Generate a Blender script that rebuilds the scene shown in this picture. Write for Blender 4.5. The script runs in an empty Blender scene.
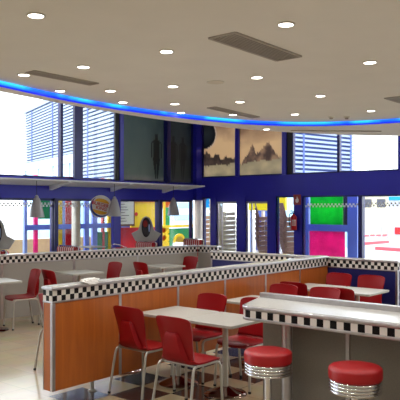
import bpy, bmesh, math, random
from mathutils import Vector, Matrix, noise
random.seed(7)
SC = bpy.context.scene
COL = SC.collection
PI = math.pi

# ---------------------------------------------------------------- materials
def lin(c):
    def f(v):
        v /= 255.0
        return v / 12.92 if v <= 0.04045 else ((v + 0.055) / 1.055) ** 2.4
    return (f(c[0]), f(c[1]), f(c[2]), 1.0)

def mat(name, rgb, rough=0.5, metal=0.0, var=0.0, scale=8.0, spec=0.5, stretch=(1, 1, 1), coat=0.0, bump=0.0):
    m = bpy.data.materials.new(name); m.use_nodes = True
    nt = m.node_tree; b = nt.nodes['Principled BSDF']
    b.inputs['Roughness'].default_value = rough
    b.inputs['Metallic'].default_value = metal
    b.inputs['Specular IOR Level'].default_value = spec
    b.inputs['Coat Weight'].default_value = coat
    c = lin(rgb)
    b.inputs['Base Color'].default_value = c
    if var > 0 or bump > 0:
        tc = nt.nodes.new('ShaderNodeTexCoord'); mp = nt.nodes.new('ShaderNodeMapping')
        mp.inputs['Scale'].default_value = stretch
        nz = nt.nodes.new('ShaderNodeTexNoise'); nz.inputs['Scale'].default_value = scale
        nz.inputs['Detail'].default_value = 6
        nt.links.new(tc.outputs['Object'], mp.inputs['Vector']); nt.links.new(mp.outputs['Vector'], nz.inputs['Vector'])
        if var > 0:
            r = nt.nodes.new('ShaderNodeValToRGB')
            r.color_ramp.elements[0].position = 0.3; r.color_ramp.elements[1].position = 0.7
            r.color_ramp.elements[0].color = tuple(x * (1 - var) for x in c[:3]) + (1,)
            r.color_ramp.elements[1].color = tuple(min(1, x * (1 + var)) for x in c[:3]) + (1,)
            nt.links.new(nz.outputs['Fac'], r.inputs['Fac']); nt.links.new(r.outputs['Color'], b.inputs['Base Color'])
        if bump > 0:
            bp = nt.nodes.new('ShaderNodeBump'); bp.inputs['Strength'].default_value = bump; bp.inputs['Distance'].default_value = 0.01
            nt.links.new(nz.outputs['Fac'], bp.inputs['Height']); nt.links.new(bp.outputs['Normal'], b.inputs['Normal'])
    return m

def emit(name, rgb, strength):
    m = bpy.data.materials.new(name); m.use_nodes = True
    b = m.node_tree.nodes['Principled BSDF']
    b.inputs['Base Color'].default_value = (0, 0, 0, 1)
    b.inputs['Emission Color'].default_value = lin(rgb)
    b.inputs['Emission Strength'].default_value = strength
    return m

def glass_mat():
    m = bpy.data.materials.new('window_glass'); m.use_nodes = True
    nt = m.node_tree; nt.nodes.remove(nt.nodes['Principled BSDF'])
    out = nt.nodes['Material Output']
    t = nt.nodes.new('ShaderNodeBsdfTransparent'); t.inputs['Color'].default_value = (0.95, 0.97, 0.97, 1)
    g = nt.nodes.new('ShaderNodeBsdfGlossy'); g.inputs['Roughness'].default_value = 0.02
    fr = nt.nodes.new('ShaderNodeFresnel'); fr.inputs['IOR'].default_value = 1.25
    mx = nt.nodes.new('ShaderNodeMixShader')
    nt.links.new(fr.outputs['Fac'], mx.inputs['Fac']); nt.links.new(t.outputs['BSDF'], mx.inputs[1])
    nt.links.new(g.outputs['BSDF'], mx.inputs[2]); nt.links.new(mx.outputs['Shader'], out.inputs['Surface'])
    return m

def floor_mat():
    m = bpy.data.materials.new('tiled_floor'); m.use_nodes = True
    nt = m.node_tree; b = nt.nodes['Principled BSDF']; L = nt.links.new
    tc = nt.nodes.new('ShaderNodeTexCoord')
    mp = nt.nodes.new('ShaderNodeMapping')
    mp.inputs['Location'].default_value = (-0.13 / 0.39, 0.55 / 0.39, 0.5); mp.inputs['Scale'].default_value = (1 / 0.39, 1 / 0.39, 0)
    L(tc.outputs['Object'], mp.inputs['Vector'])
    ck = nt.nodes.new('ShaderNodeTexChecker'); ck.inputs['Scale'].default_value = 1.0
    L(mp.outputs['Vector'], ck.inputs['Vector'])
    br = nt.nodes.new('ShaderNodeTexBrick'); br.offset = 0; br.squash = 1
    for k, v in (('Scale', 1.0), ('Mortar Size', 0.006), ('Brick Width', 1.0), ('Row Height', 1.0), ('Mortar Smooth', 0.1)):
        br.inputs[k].default_value = v
    br.inputs['Color1'].default_value = lin((172, 157, 130)); br.inputs['Color2'].default_value = lin((164, 149, 122))
    br.inputs['Mortar'].default_value = lin((142, 132, 114))
    L(mp.outputs['Vector'], br.inputs['Vector'])
    nz = nt.nodes.new('ShaderNodeTexNoise'); nz.inputs['Scale'].default_value = 3.0; nz.inputs['Detail'].default_value = 8
    L(tc.outputs['Object'], nz.inputs['Vector'])
    mul = nt.nodes.new('ShaderNodeMix'); mul.data_type = 'RGBA'; mul.blend_type = 'SOFT_LIGHT'; mul.inputs[0].default_value = 0.35
    L(br.outputs['Color'], mul.inputs[6]); L(nz.outputs['Color'], mul.inputs[7])
    # the chequered zone lies under the booths on this side of the long partition
    sx = nt.nodes.new('ShaderNodeSeparateXYZ'); L(tc.outputs['Object'], sx.inputs['Vector'])
    def cmp(sock, op, val):
        n = nt.nodes.new('ShaderNodeMath'); n.operation = op; n.inputs[1].default_value = val; L(sock, n.inputs[0]); return n.outputs[0]
    def times(a, c):
        n = nt.nodes.new('ShaderNodeMath'); n.operation = 'MULTIPLY'; L(a, n.inputs[0]); L(c, n.inputs[1]); return n.outputs[0]
    zone = times(times(cmp(sx.outputs['Y'], 'LESS_THAN', 0.23), cmp(sx.outputs['Y'], 'GREATER_THAN', -0.945)),
                 times(cmp(sx.outputs['X'], 'GREATER_THAN', -0.26), cmp(sx.outputs['X'], 'LESS_THAN', 4.81)))
    fac = times(zone, ck.outputs['Fac'])
    mx = nt.nodes.new('ShaderNodeMix'); mx.data_type = 'RGBA'
    L(fac, mx.inputs[0]); L(mul.outputs[2], mx.inputs[6]); mx.inputs[7].default_value = lin((52, 42, 44))
    L(mx.outputs[2], b.inputs['Base Color'])
    b.inputs['Roughness'].default_value = 0.16
    bp = nt.nodes.new('ShaderNodeBump'); bp.inputs['Strength'].default_value = 0.25; bp.inputs['Distance'].default_value = 0.004; bp.invert = True
    L(br.outputs['Fac'], bp.inputs['Height']); L(bp.outputs['Normal'], b.inputs['Normal'])
    return m

def wood_mat(name, rgb, rough=0.35):
    m = bpy.data.materials.new(name); m.use_nodes = True
    nt = m.node_tree; b = nt.nodes['Principled BSDF']; L = nt.links.new
    tc = nt.nodes.new('ShaderNodeTexCoord'); mp = nt.nodes.new('ShaderNodeMapping')
    mp.inputs['Scale'].default_value = (9, 9, 0.7)
    nz = nt.nodes.new('ShaderNodeTexNoise'); nz.inputs['Scale'].default_value = 1.6; nz.inputs['Detail'].default_value = 10; nz.inputs['Distortion'].default_value = 1.2
    L(tc.outputs['Object'], mp.inputs['Vector']); L(mp.outputs['Vector'], nz.inputs['Vector'])
    r = nt.nodes.new('ShaderNodeValToRGB'); c = lin(rgb)
    r.color_ramp.elements[0].position = 0.3; r.color_ramp.elements[1].position = 0.72
    r.color_ramp.elements[0].color = (c[0] * 0.86, c[1] * 0.82, c[2] * 0.8, 1); r.color_ramp.elements[1].color = (c[0] * 1.1, c[1] * 1.12, c[2] * 1.1, 1)
    L(nz.outputs['Fac'], r.inputs['Fac']); L(r.outputs['Color'], b.inputs['Base Color'])
    b.inputs['Roughness'].default_value = rough
    return m

def led_mat():
    m = bpy.data.materials.new('blue_led'); m.use_nodes = True
    nt = m.node_tree; b = nt.nodes['Principled BSDF']; L = nt.links.new
    tc = nt.nodes.new('ShaderNodeTexCoord')
    mp = nt.nodes.new('ShaderNodeMapping'); mp.inputs['Scale'].default_value = (1.1, 1.1, 0.0)
    L(tc.outputs['Object'], mp.inputs['Vector'])
    nz = nt.nodes.new('ShaderNodeTexNoise'); nz.inputs['Scale'].default_value = 1.7; nz.inputs['Detail'].default_value = 2
    L(mp.outputs['Vector'], nz.inputs['Vector'])
    r = nt.nodes.new('ShaderNodeValToRGB')
    r.color_ramp.elements[0].position = 0.40; r.color_ramp.elements[1].position = 0.55
    r.color_ramp.elements[0].color = lin((20, 105, 255)); r.color_ramp.elements[1].color = lin((45, 190, 255))
    L(nz.outputs['Fac'], r.inputs['Fac'])
    b.inputs['Base Color'].default_value = (0, 0, 0, 1)
    sp = nt.nodes.new('ShaderNodeSeparateXYZ'); L(tc.outputs['Object'], sp.inputs['Vector'])
    lt = nt.nodes.new('ShaderNodeMapRange'); lt.inputs['From Min'].default_value = 3.045; lt.inputs['From Max'].default_value = 3.085
    L(sp.outputs['Z'], lt.inputs['Value'])
    mx = nt.nodes.new('ShaderNodeMix'); mx.data_type = 'RGBA'; mx.inputs[6].default_value = lin((8, 20, 205))
    L(lt.outputs['Result'], mx.inputs[0]); L(r.outputs['Color'], mx.inputs[7])
    L(mx.outputs[2], b.inputs['Emission Color']); b.inputs['Emission Strength'].default_value = 1.6
    return m

def attr_mat(name, rough=0.35):
    m = bpy.data.materials.new(name); m.use_nodes = True
    nt = m.node_tree; b = nt.nodes['Principled BSDF']
    a = nt.nodes.new('ShaderNodeVertexColor'); a.layer_name = 'print'
    nt.links.new(a.outputs['Color'], b.inputs['Base Color'])
    b.inputs['Roughness'].default_value = rough
    tr = nt.nodes.new('ShaderNodeBsdfTranslucent'); mx = nt.nodes.new('ShaderNodeMixShader'); mx.inputs['Fac'].default_value = 0.44
    nt.links.new(a.outputs['Color'], tr.inputs['Color']); nt.links.new(b.outputs['BSDF'], mx.inputs[1]); nt.links.new(tr.outputs['BSDF'], mx.inputs[2])
    nt.links.new(mx.outputs['Shader'], nt.nodes['Material Output'].inputs['Surface'])
    return m

M = {}
M['floor'] = floor_mat()
M['ceiling'] = mat('ceiling_paint', (240, 236, 229), 0.9, var=0.02, scale=2)
M['rim'] = mat('ceiling_rim_paint', (244, 240, 238), 0.8)
M['plaster'] = mat('cream_plaster', (228, 220, 206), 0.9, var=0.03)
M['blue'] = mat('blue_lacquer', (46, 44, 190), 0.3, var=0.04, scale=2)
M['darkblue'] = mat('dark_blue_frame', (28, 27, 110), 0.35)
M['bluepanel'] = mat('navy_laminate', (22, 26, 92), 0.4)
M['black_panel'] = mat('dark_panel', (26, 24, 26), 0.5)
M['shelf'] = mat('shelf_white', (246, 248, 252), 0.5)
M['glass'] = glass_mat()
M['orange'] = wood_mat('cherry_laminate', (184, 100, 38))
M['alu'] = mat('brushed_aluminium', (188, 184, 188), 0.32, 0.9, var=0.05, scale=30)
M['capstone'] = mat('speckled_laminate', (205, 202, 188), 0.13, var=0.07, scale=60)
M['greypanel'] = mat('grey_laminate', (160, 155, 148), 0.45, var=0.05, scale=90)
M['counterpanel'] = mat('taupe_laminate', (122, 114, 103), 0.5, var=0.12, scale=140)
M['black'] = mat('black_tile', (10, 6, 10), 0.45, spec=0.2)
M['white'] = mat('white_tile', (226, 220, 214), 0.3)
M['red'] = mat('red_plastic', (142, 6, 16), 0.4, spec=0.3, var=0.03, scale=4)
M['redvinyl'] = mat('red_vinyl', (168, 20, 28), 0.38, var=0.03, scale=5)
M['chrome'] = mat('chrome', (226, 226, 232), 0.04, 1.0)
M['steel'] = mat('satin_steel', (188, 184, 176), 0.36, 0.65)
M['darkchrome'] = mat('polished_base', (150, 128, 122), 0.12, 1.0)
M['rubber'] = mat('rubber', (25, 25, 25), 0.7)
M['tabletop'] = mat('table_laminate', (178, 176, 168), 0.35, var=0.07, scale=70)
M['counter'] = mat('counter_laminate', (208, 208, 204), 0.22, var=0.05, scale=70)
M['lampshade'] = mat('grey_lamp_metal', (176, 174, 178), 0.4, 0.3)
M['cord'] = mat('cord', (30, 30, 34), 0.6)
M['disc'] = emit('downlight_glow', (255, 250, 238), 14)
M['fitting'] = mat('white_fitting', (225, 220, 210), 0.5)
M['grille'] = mat('grille_grey', (172, 164, 154), 0.6)
M['grilledark'] = mat('grille_shadow', (128, 120, 112), 0.8)
M['led'] = led_mat()
M['column'] = mat('cream_column', (225, 218, 205), 0.6, var=0.03)
M['print'] = attr_mat('poster_print')
M['vinyl_white'] = mat('white_window_film', (240, 242, 245), 0.5)
M['tissue'] = mat('white_paper', (240, 238, 235), 0.9)
M['p_yellow'] = mat('play_yellow', (242, 205, 20), 0.4)
M['p_red'] = mat('play_red', (205, 25, 30), 0.4)
M['p_green'] = mat('play_green', (10, 140, 75), 0.4)
M['p_lime'] = mat('bright_green_panel', (40, 205, 80), 0.35, var=0.3, scale=2.0)
M['p_pink'] = mat('magenta_panel', (240, 70, 160), 0.35, var=0.2, scale=2.5)
def translucent(m):
    nt = m.node_tree; b = nt.nodes['Principled BSDF']; out = nt.nodes['Material Output']
    tr = nt.nodes.new('ShaderNodeBsdfTranslucent'); mx = nt.nodes.new('ShaderNodeMixShader'); mx.inputs['Fac'].default_value = 0.56
    if b.inputs['Base Color'].links: nt.links.new(b.inputs['Base Color'].links[0].from_socket, tr.inputs['Color'])
    else: tr.inputs['Color'].default_value = b.inputs['Base Color'].default_value
    nt.links.new(b.outputs['BSDF'], mx.inputs[1]); nt.links.new(tr.outputs['BSDF'], mx.inputs[2]); nt.links.new(mx.outputs['Shader'], out.inputs['Surface'])
translucent(M['p_lime']); translucent(M['p_pink'])
M['p_orange'] = mat('play_orange', (232, 105, 25), 0.4)
M['p_blue'] = mat('play_blue', (112, 136, 230), 0.4)
M['p_lightblue'] = mat('pale_blue_metal', (150, 170, 225), 0.4)
M['p_cyan'] = mat('cyan_panel', (20, 150, 215), 0.4)
M['sheet'] = mat('menu_sheet', (205, 205, 185), 0.5)
M['ink'] = mat('menu_ink', (90, 85, 80), 0.7)
M['frame_brown'] = mat('brown_frame', (120, 80, 50), 0.5)
M['louvre'] = mat('louvre_metal', (132, 146, 172), 0.5)
M['louvre_gap'] = mat('louvre_backing', (74, 92, 160), 0.7)
M['facade'] = mat('pale_facade', (196, 202, 212), 0.8, var=0.02)
M['glass_blue'] = mat('blue_window_glass', (150, 190, 215), 0.2)
M['cream_wall'] = mat('cream_render', (205, 198, 172), 0.9, var=0.03)
M['beige_wall'] = mat('beige_render', (205, 182, 136), 0.9, var=0.05)
M['asphalt'] = mat('pale_asphalt', (168, 170, 175), 0.95, var=0.06, scale=1.5)
M['kerb_red'] = mat('red_kerb_paint', (220, 90, 100), 0.7)
M['window_dark'] = mat('dark_window', (70, 70, 80), 0.3)
M['wicker'] = mat('brown_wicker', (165, 130, 106), 0.8, var=0.25, scale=30)
M['beige_plastic'] = mat('beige_chair_plastic', (178, 168, 138), 0.5, var=0.05)
M['ext_red'] = mat('extinguisher_red', (200, 14, 24), 0.3)
M['sign_red'] = mat('sign_red', (165, 60, 62), 0.5)
M['sign_white'] = mat('sign_white', (235, 225, 225), 0.5)
M['logo_red'] = mat('logo_red', (205, 35, 40), 0.5)
M['logo_bun'] = mat('logo_bun', (240, 185, 60), 0.5)
M['logo_blue'] = mat('logo_blue', (50, 80, 180), 0.5)
M['oval_dark'] = mat('oval_print', (40, 34, 52), 0.25, var=0.2, scale=10)
M['oval_red'] = mat('oval_red', (150, 30, 34), 0.25)
M['silver'] = mat('silver_board', (178, 178, 182), 0.35, 0.4)

# ---------------------------------------------------------------- helpers
class MB:
    def __init__(s):
        s.bm = bmesh.new(); s.mats = []
    def mi(s, m):
        if m is None: return 0
        if m not in s.mats: s.mats.append(m)
        return s.mats.index(m)
    def face(s, pts, m=None):
        f = s.bm.faces.new([s.bm.verts.new(p) for p in pts]); f.material_index = s.mi(m); return f
    def box(s, x0, y0, z0, x1, y1, z1, m=None, rot=0, about=None):
        x0, x1 = sorted((x0, x1)); y0, y1 = sorted((y0, y1)); z0, z1 = sorted((z0, z1))
        ps = [Vector((x, y, z)) for z in (z0, z1) for y in (y0, y1) for x in (x0, x1)]
        if rot:
            c = about or Vector(((x0 + x1) / 2, (y0 + y1) / 2, 0)); R = Matrix.Rotation(rot, 3, 'Z')
            ps = [R @ (p - c) + c for p in ps]
        v = [s.bm.verts.new(p) for p in ps]
        for q in ((0, 2, 3, 1), (4, 5, 7, 6), (0, 1, 5, 4), (2, 6, 7, 3), (0, 4, 6, 2), (1, 3, 7, 5)):
            f = s.bm.faces.new([v[i] for i in q]); f.material_index = s.mi(m)
        return s
    def beam(s, p0, p1, w, h, m=None):
        "box of width w, height h running between two points (horizontal)"
        p0, p1 = Vector(p0), Vector(p1); d = (p1 - p0).normalized(); n = Vector((-d.y, d.x, 0)).normalized() * w / 2; u = n.cross(d).normalized() * h / 2
        v = [s.bm.verts.new(p) for p in (p0 - n - u, p0 + n - u, p0 + n + u, p0 - n + u, p1 - n - u, p1 + n - u, p1 + n + u, p1 - n + u)]
        for q in ((3, 2, 1, 0), (4, 5, 6, 7), (0, 1, 5, 4), (1, 2, 6, 5), (2, 3, 7, 6), (3, 0, 4, 7)):
            s.bm.faces.new([v[i] for i in q]).material_index = s.mi(m)
        return s
    def tube(s, pts, r, seg=8, m=None):
        pts = [Vector(p) for p in pts]; rings = []
        for i, p in enumerate(pts):
            a = pts[max(0, i - 1)]; b = pts[min(len(pts) - 1, i + 1)]; d = (b - a).normalized()
            ref = Vector((0, 1, 0)) if abs(d.y) < 0.9 else Vector((1, 0, 0))
            u = d.cross(ref).normalized(); w = d.cross(u).normalized()
            rr = r[i] if isinstance(r, (list, tuple)) else r
            rings.append([s.bm.verts.new(p + (u * math.cos(2 * PI * k / seg) + w * math.sin(2 * PI * k / seg)) * rr) for k in range(seg)])
        for i in range(len(rings) - 1):
            for k in range(seg):
                s.bm.faces.new((rings[i][k], rings[i][(k + 1) % seg], rings[i + 1][(k + 1) % seg], rings[i + 1][k])).material_index = s.mi(m)
        s.bm.faces.new(rings[0][::-1]).material_index = s.mi(m); s.bm.faces.new(rings[-1]).material_index = s.mi(m)
        return s
    def lathe(s, prof, c=(0, 0, 0), seg=32, m=None):
        rings = []
        for r, z in prof:
            rings.append([s.bm.verts.new((c[0] + r * math.cos(2 * PI * k / seg), c[1] + r * math.sin(2 * PI * k / seg), c[2] + z)) for k in range(seg)])
        for i in range(len(rings) - 1):
            for k in range(seg):
                s.bm.faces.new((rings[i][k], rings[i][(k + 1) % seg], rings[i + 1][(k + 1) % seg], rings[i + 1][k])).material_index = s.mi(m)
        s.bm.faces.new(rings[0][::-1]).material_index = s.mi(m); s.bm.faces.new(rings[-1]).material_index = s.mi(m)
        return s
    def prism(s, pts, d, m=None):
        "extrude a planar polygon (3-D points) by the vector d"
        d = Vector(d); a = [s.bm.verts.new(Vector(p)) for p in pts]; b = [s.bm.verts.new(Vector(p) + d) for p in pts]; n = len(a)
        s.bm.faces.new(a[::-1]).material_index = s.mi(m); s.bm.faces.new(b).material_index = s.mi(m)
        for i in range(n):
            s.bm.faces.new((a[i], a[(i + 1) % n], b[(i + 1) % n], b[i])).material_index = s.mi(m)
        return s
    def sheet(s, rows, thick, m=None):
        "grid of points (list of rows) given a thickness"
        V = [[s.bm.verts.new(p) for p in r] for r in rows]; fs = []
        for i in range(len(V) - 1):
            for j in range(len(V[0]) - 1):
                f = s.bm.faces.new((V[i][j], V[i][j + 1], V[i + 1][j + 1], V[i + 1][j])); f.material_index = s.mi(m); fs.append(f)
        bmesh.ops.recalc_face_normals(s.bm, faces=fs)
        bmesh.ops.solidify(s.bm, geom=fs, thickness=thick)
        return s
    def build(s, name, m=None, parent=None, smooth=False, bevel=0.0, world=False, kind=None, label=None, segs=2):
        bmesh.ops.recalc_face_normals(s.bm, faces=s.bm.faces[:])
        me = bpy.data.meshes.new(name)
        if world and parent:
            off = parent.location if not parent.parent else parent.location + parent.parent.location
            bmesh.ops.translate(s.bm, verts=s.bm.verts[:], vec=-Vector(off))
        s.bm.to_mesh(me); s.bm.free()
        for x in (s.mats or [m]): me.materials.append(x)
        if smooth:
            me.polygons.foreach_set('use_smooth', [True] * len(me.polygons))
            me.set_sharp_from_angle(angle=math.radians(40))
        o = bpy.data.objects.new(name, me); COL.objects.link(o)
        if parent: o.parent = parent
        if bevel:
            b = o.modifiers.new('bevel', 'BEVEL'); b.width = bevel; b.segments = segs; b.limit_method = 'ANGLE'; b.harden_normals = False
        if kind: o['kind'] = kind
        if label: o['label'] = label
        return o

def thing(name, label, cat, loc=(0, 0, 0), rz=0, group=None):
    o = bpy.data.objects.new(name, None); COL.objects.link(o); o.empty_display_size = 0.1
    o.location = loc; o.rotation_euler = (0, 0, rz); o['label'] = label; o['category'] = cat
    if group: o['group'] = group
    return o
def tag(o, label, cat, group=None):
    o['label'] = label; o['category'] = cat
    if group: o['group'] = group
    return o
def struct(name, loc=(0, 0, 0)):
    o = bpy.data.objects.new(name, None); COL.objects.link(o); o.location = loc; o['kind'] = 'structure'; return o
def dup(root, loc, rz, label, group=None):
    r = root.copy(); COL.objects.link(r); r.location = loc; r.rotation_euler = (0, 0, rz); r['label'] = label
    if group: r['group'] = group
    for ch in list(root.children):
        c = ch.copy(); COL.objects.link(c); c.parent = r
        for g in list(ch.children):
            d = g.copy(); COL.objects.link(d); d.parent = c
    return r
def arc(c, r, a0, a1, n):
    return [(c[0] + r * math.cos(a0 + (a1 - a0) * i / n), c[1] + r * math.sin(a0 + (a1 - a0) * i / n)) for i in range(n + 1)]
def catmull(P, n=8):
    P = [Vector(p) for p in P]; out = []
    for i in range(len(P) - 1):
        p0 = P[max(0, i - 1)]; p1 = P[i]; p2 = P[i + 1]; p3 = P[min(len(P) - 1, i + 2)]
        for k in range(n):
            t = k / n
            out.append(0.5 * ((2 * p1) + (p2 - p0) * t + (2 * p0 - 5 * p1 + 4 * p2 - p3) * t * t + (3 * p1 - p0 - 3 * p2 + p3) * t ** 3))
    out.append(P[-1]); return out

def checker_band(path, z0, sq, rows, rh, out=0.003, closed=False):
    "alternating black and white tiles standing on a plan path; outward is to the right of travel"
    mb = MB(); P = [Vector((p[0], p[1], 0)) for p in path]
    if closed: P.append(P[0])
    mb.mi(M['black']); mb.mi(M['white'])
    # resample every sq, keeping the corners
    pts = []; carry = 0
    for i in range(len(P) - 1):
        L = (P[i + 1] - P[i]).length; n = max(1, round(L / sq)) if L > sq * 0.6 else 1
        for k in range(n): pts.append((P[i].lerp(P[i + 1], k / n), (P[i + 1] - P[i]).normalized(), P[i].lerp(P[i + 1], (k + 1) / n)))
    acc = 0
    for j, (a, d, b) in enumerate(pts):
        n = Vector((d.y, -d.x, 0)) * out
        acc += (b - a).length / sq
        col = int(acc - 0.5)
        for r in range(rows):
            m = M['black'] if (col + r) % 2 == 0 else M['white']
            mb.face((a + n + Vector((0, 0, z0 + r * rh)), b + n + Vector((0, 0, z0 + r * rh)), b + n + Vector((0, 0, z0 + (r + 1) * rh)), a + n + Vector((0, 0, z0 + (r + 1) * rh))), m)
    return mb

# ---------------------------------------------------------------- camera
cam = bpy.data.cameras.new('camera'); co = bpy.data.objects.new('camera', cam); COL.objects.link(co)
co.location = (-3.467, -4.599, 1.7); co.rotation_euler = (PI / 2, 0, math.radians(-49.8))
cam.sensor_width = 36; cam.lens = 58.5; cam.shift_y = 0.02; cam.clip_end = 300
SC.camera = co

# ---------------------------------------------------------------- room shell
WY, WX = 9.2, 12.8            # inner faces of the two glazed walls
X0, Y0, ZT = -8.0, -8.0, 5.3
def srect(name, b, m): return MB().box(*b).build(name, m, kind='structure')
srect('floor', (X0, Y0, -0.1, WX + 0.3, WY + 0.3, 0), M['floor'])
srect('wall_back', (X0 - 0.2, Y0, 0, X0, WY, ZT), M['plaster'])
srect('wall_right', (X0, Y0 - 0.2, 0, WX, Y0, ZT), M['plaster'])
srect('ceiling', (X0, Y0, ZT, WX + 0.3, WY + 0.3, ZT + 0.1), M['ceiling'])

led = catmull([(-7.9, 0.35), (-5, 0.9), (-2.4, 1.22), (-0.6, 1.5), (0.60, 1.70), (1.38, 1.86), (2.25, 1.95), (3.14, 1.92), (4.09, 1.78), (4.98, 1.50), (5.68, 0.98), (6.10, 0.30), (6.30, -0.47), (6.38, -1.4), (6.40, -3), (6.40, -7.9)], 8)
edge = catmull([(-8.0, 0.62), (-5, 1.17), (-2.4, 1.49), (-0.6, 1.72), (0.72, 1.93), (1.5, 2.05), (2.39, 2.14), (3.39, 2.18), (4.44, 2.09), (5.49, 1.86), (6.48, 1.47), (7.34, 0.95), (8.09, 0.32), (8.6, -0.5), (8.9, -1.6), (9.0, -3), (9.0, -8)], 8)
mb = MB()
poly = [(p.x, p.y, 3.1) for p in led] + [(-8.0, -8.0, 3.1)]
mb.prism(poly, (0, 0, 0.14)); mb.build('ceiling', M['ceiling'], kind='structure')
mb = MB()       # the lower rim between the light strip and the open edge
n = 120
def resample(P, n):
    L = [0]
    for i in range(1, len(P)): L.append(L[-1] + (P[i] - P[i - 1]).length)
    out = []; j = 0
    for k in range(n + 1):
        t = L[-1] * k / n
        while j < len(P) - 2 and L[j + 1] < t: j += 1
        out.append(P[j].lerp(P[j + 1], (t - L[j]) / max(1e-9, L[j + 1] - L[j])))
    return out
a_, b_ = resample(led, n), resample(edge, n)
for i in range(n):
    q = [a_[i], a_[i + 1], b_[i + 1], b_[i]]
    mb.face([(p.x, p.y, 3.03) for p in q]); mb.face([(p.x, p.y, 3.30) for p in q])
    mb.face([(a_[i].x, a_[i].y, 3.03), (a_[i + 1].x, a_[i + 1].y, 3.03), (a_[i + 1].x, a_[i + 1].y, 3.3), (a_[i].x, a_[i].y, 3.3)])
    mb.face([(b_[i].x, b_[i].y, 3.03), (b_[i + 1].x, b_[i + 1].y, 3.03), (b_[i + 1].x, b_[i + 1].y, 3.3), (b_[i].x, b_[i].y, 3.3)])
bmesh.ops.remove_doubles(mb.bm, verts=mb.bm.verts[:], dist=1e-4)
mb.build('trim_1', M['rim'], kind='structure', smooth=True)
mb = MB()
for i in range(len(led) - 1):
    p, q = led[i], led[i + 1]; d = (q - p).normalized(); nn = Vector((d.y, -d.x, 0)) * 0.012
    A = Vector((p.x, p.y, 0)); B = Vector((q.x, q.y, 0))
    P8 = [A + nn, B + nn]
    mb.face([P8[0] + Vector((0, 0, 3.034)), P8[1] + Vector((0, 0, 3.034)), P8[1] + Vector((0, 0, 3.098)), P8[0] + Vector((0, 0, 3.098))])
    mb.face([A + Vector((0, 0, 3.034)), B + Vector((0, 0, 3.034)), P8[1] + Vector((0, 0, 3.034)), P8[0] + Vector((0, 0, 3.034))])
bmesh.ops.remove_doubles(mb.bm, verts=mb.bm.verts[:], dist=1e-4)
tag(mb.build('light_strip', M['led'], smooth=True), 'long curved glowing blue light strip along the ceiling edge', 'light')

# glazed walls -------------------------------------------------------------
# blue beams
srect('trim_2', (X0, WY, 1.95, WX + 0.3, WY + 0.25, 2.48), M['blue'])
srect('trim_3', (WX, Y0, 2.05, WX + 0.25, WY + 0.25, 2.68), M['blue'])
srect('trim_4', (WX - 0.28, WY - 0.14, 1.951, WX + 0.26, WY + 0.26, ZT), M['blue'])      # corner post
srect('baseboard_left', (X0, WY - 0.02, 0, WX - 0.28, WY + 0.12, 0.1), M['blue'])
srect('baseboard_far', (WX - 0.02, Y0, 0, WX + 0.12, WY - 0.2, 0.1), M['blue'])
wn = [0]
def window(a, b, z0, z1, side, fr=0.05, m=M['darkblue'], pane=True):
    wn[0] += 1
    c = (a + b) / 2
    w = struct('window_%d' % wn[0], (c, WY + 0.06, z0) if side == 'L' else (WX + 0.06, c, z0))
    def bx(mb, p, q, z, zz, t0, t1):
        if side == 'L': mb.box(p, WY + t0, z, q, WY + t1, zz)
        else: mb.box(WX + t0, p, z, WX + t1, q, zz)
    f = MB()
    bx(f, a, a + fr, z0, z1, 0.0, 0.12); bx(f, b - fr, b, z0, z1, 0.0, 0.12)
    bx(f, a + fr, b - fr, z0, z0 + fr, 0.0, 0.12); bx(f, a + fr, b - fr, z1 - fr, z1, 0.0, 0.12)
    f.build('window_frame', m, w, world=True)
    if pane:
        g = MB(); bx(g, a + fr, b - fr, z0 + fr, z1 - fr, 0.055, 0.063); g.build('pane', M['glass'], w, world=True)
    return w
# left wall, lower row
xs = [-7.9, -5.8, -3.7, -1.6, 0.5, 2.7, 4.86, 7.02, 9.14, 10.94, WX - 0.28]
for i in range(len(xs) - 1):
    window(xs[i] + 0.02, xs[i + 1] - 0.02, 0.1, 1.95, 'L', 0.06)
# blue posts between the bays
k = 5
for x, wdt in ((7.02, 0.12), (9.14, 0.28), (10.94, 0.14)):
    srect('trim_%d' % k, (x - wdt / 2, WY - 0.06, 0, x + wdt / 2, WY + 0.0, 1.95), M['darkblue'] if wdt < 0.2 else M['blue']); k += 1
# left wall, upper row
for a, b in ((-7.9, -4.0), (-4.0, 0.0), (0.0, 3.6), (3.6, 7.24), (7.24, 7.74), (7.74, 9.22)):
    window(a, b, 2.48, ZT, 'L', 0.04)
srect('trim_%d' % k, (7.60, WY - 0.08, 2.48, 7.88, WY, ZT), M['darkblue']); k += 1
srect('trim_%d' % k, (9.08, WY - 0.05, 2.48, 9.24, WY, ZT), M['black_panel']); k += 1
srect('trim_%d' % k, (9.24, WY - 0.08, 2.48, 9.38, WY, ZT), M['blue']); k += 1
srect('trim_%d' % k, (11.2, WY - 0.08, 2.48, 11.36, WY, ZT), M['darkblue']); k += 1
window(9.36, 11.22, 2.48, ZT, 'L', 0.04); window(11.34, WX - 0.28, 2.48, ZT, 'L', 0.04)
# right wall, upper row
for a, b in ((4.12, 5.62), (2.36, 4.12), (-1.6, 2.02), (-4.8, -1.6), (-7.9, -4.8)):
    window(a, b, 2.68, ZT, 'R', 0.04)
window(7.6, 9.06, 2.68, ZT, 'R', 0.04); window(5.87, 7.6, 2.68, ZT, 'R', 0.04)
srect('trim_%d' % k, (WX, 5.62, 2.68, WX + 0.1, 5.80, ZT), M['black_panel']); k += 1
for y0, y1 in ((7.53, 7.67), (5.80, 5.94), (2.02, 2.36)):
    srect('trim_%d' % k, (WX - 0.06, y0, 2.68, WX + 0.001, y1, ZT), M['blue']); k += 1
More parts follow.
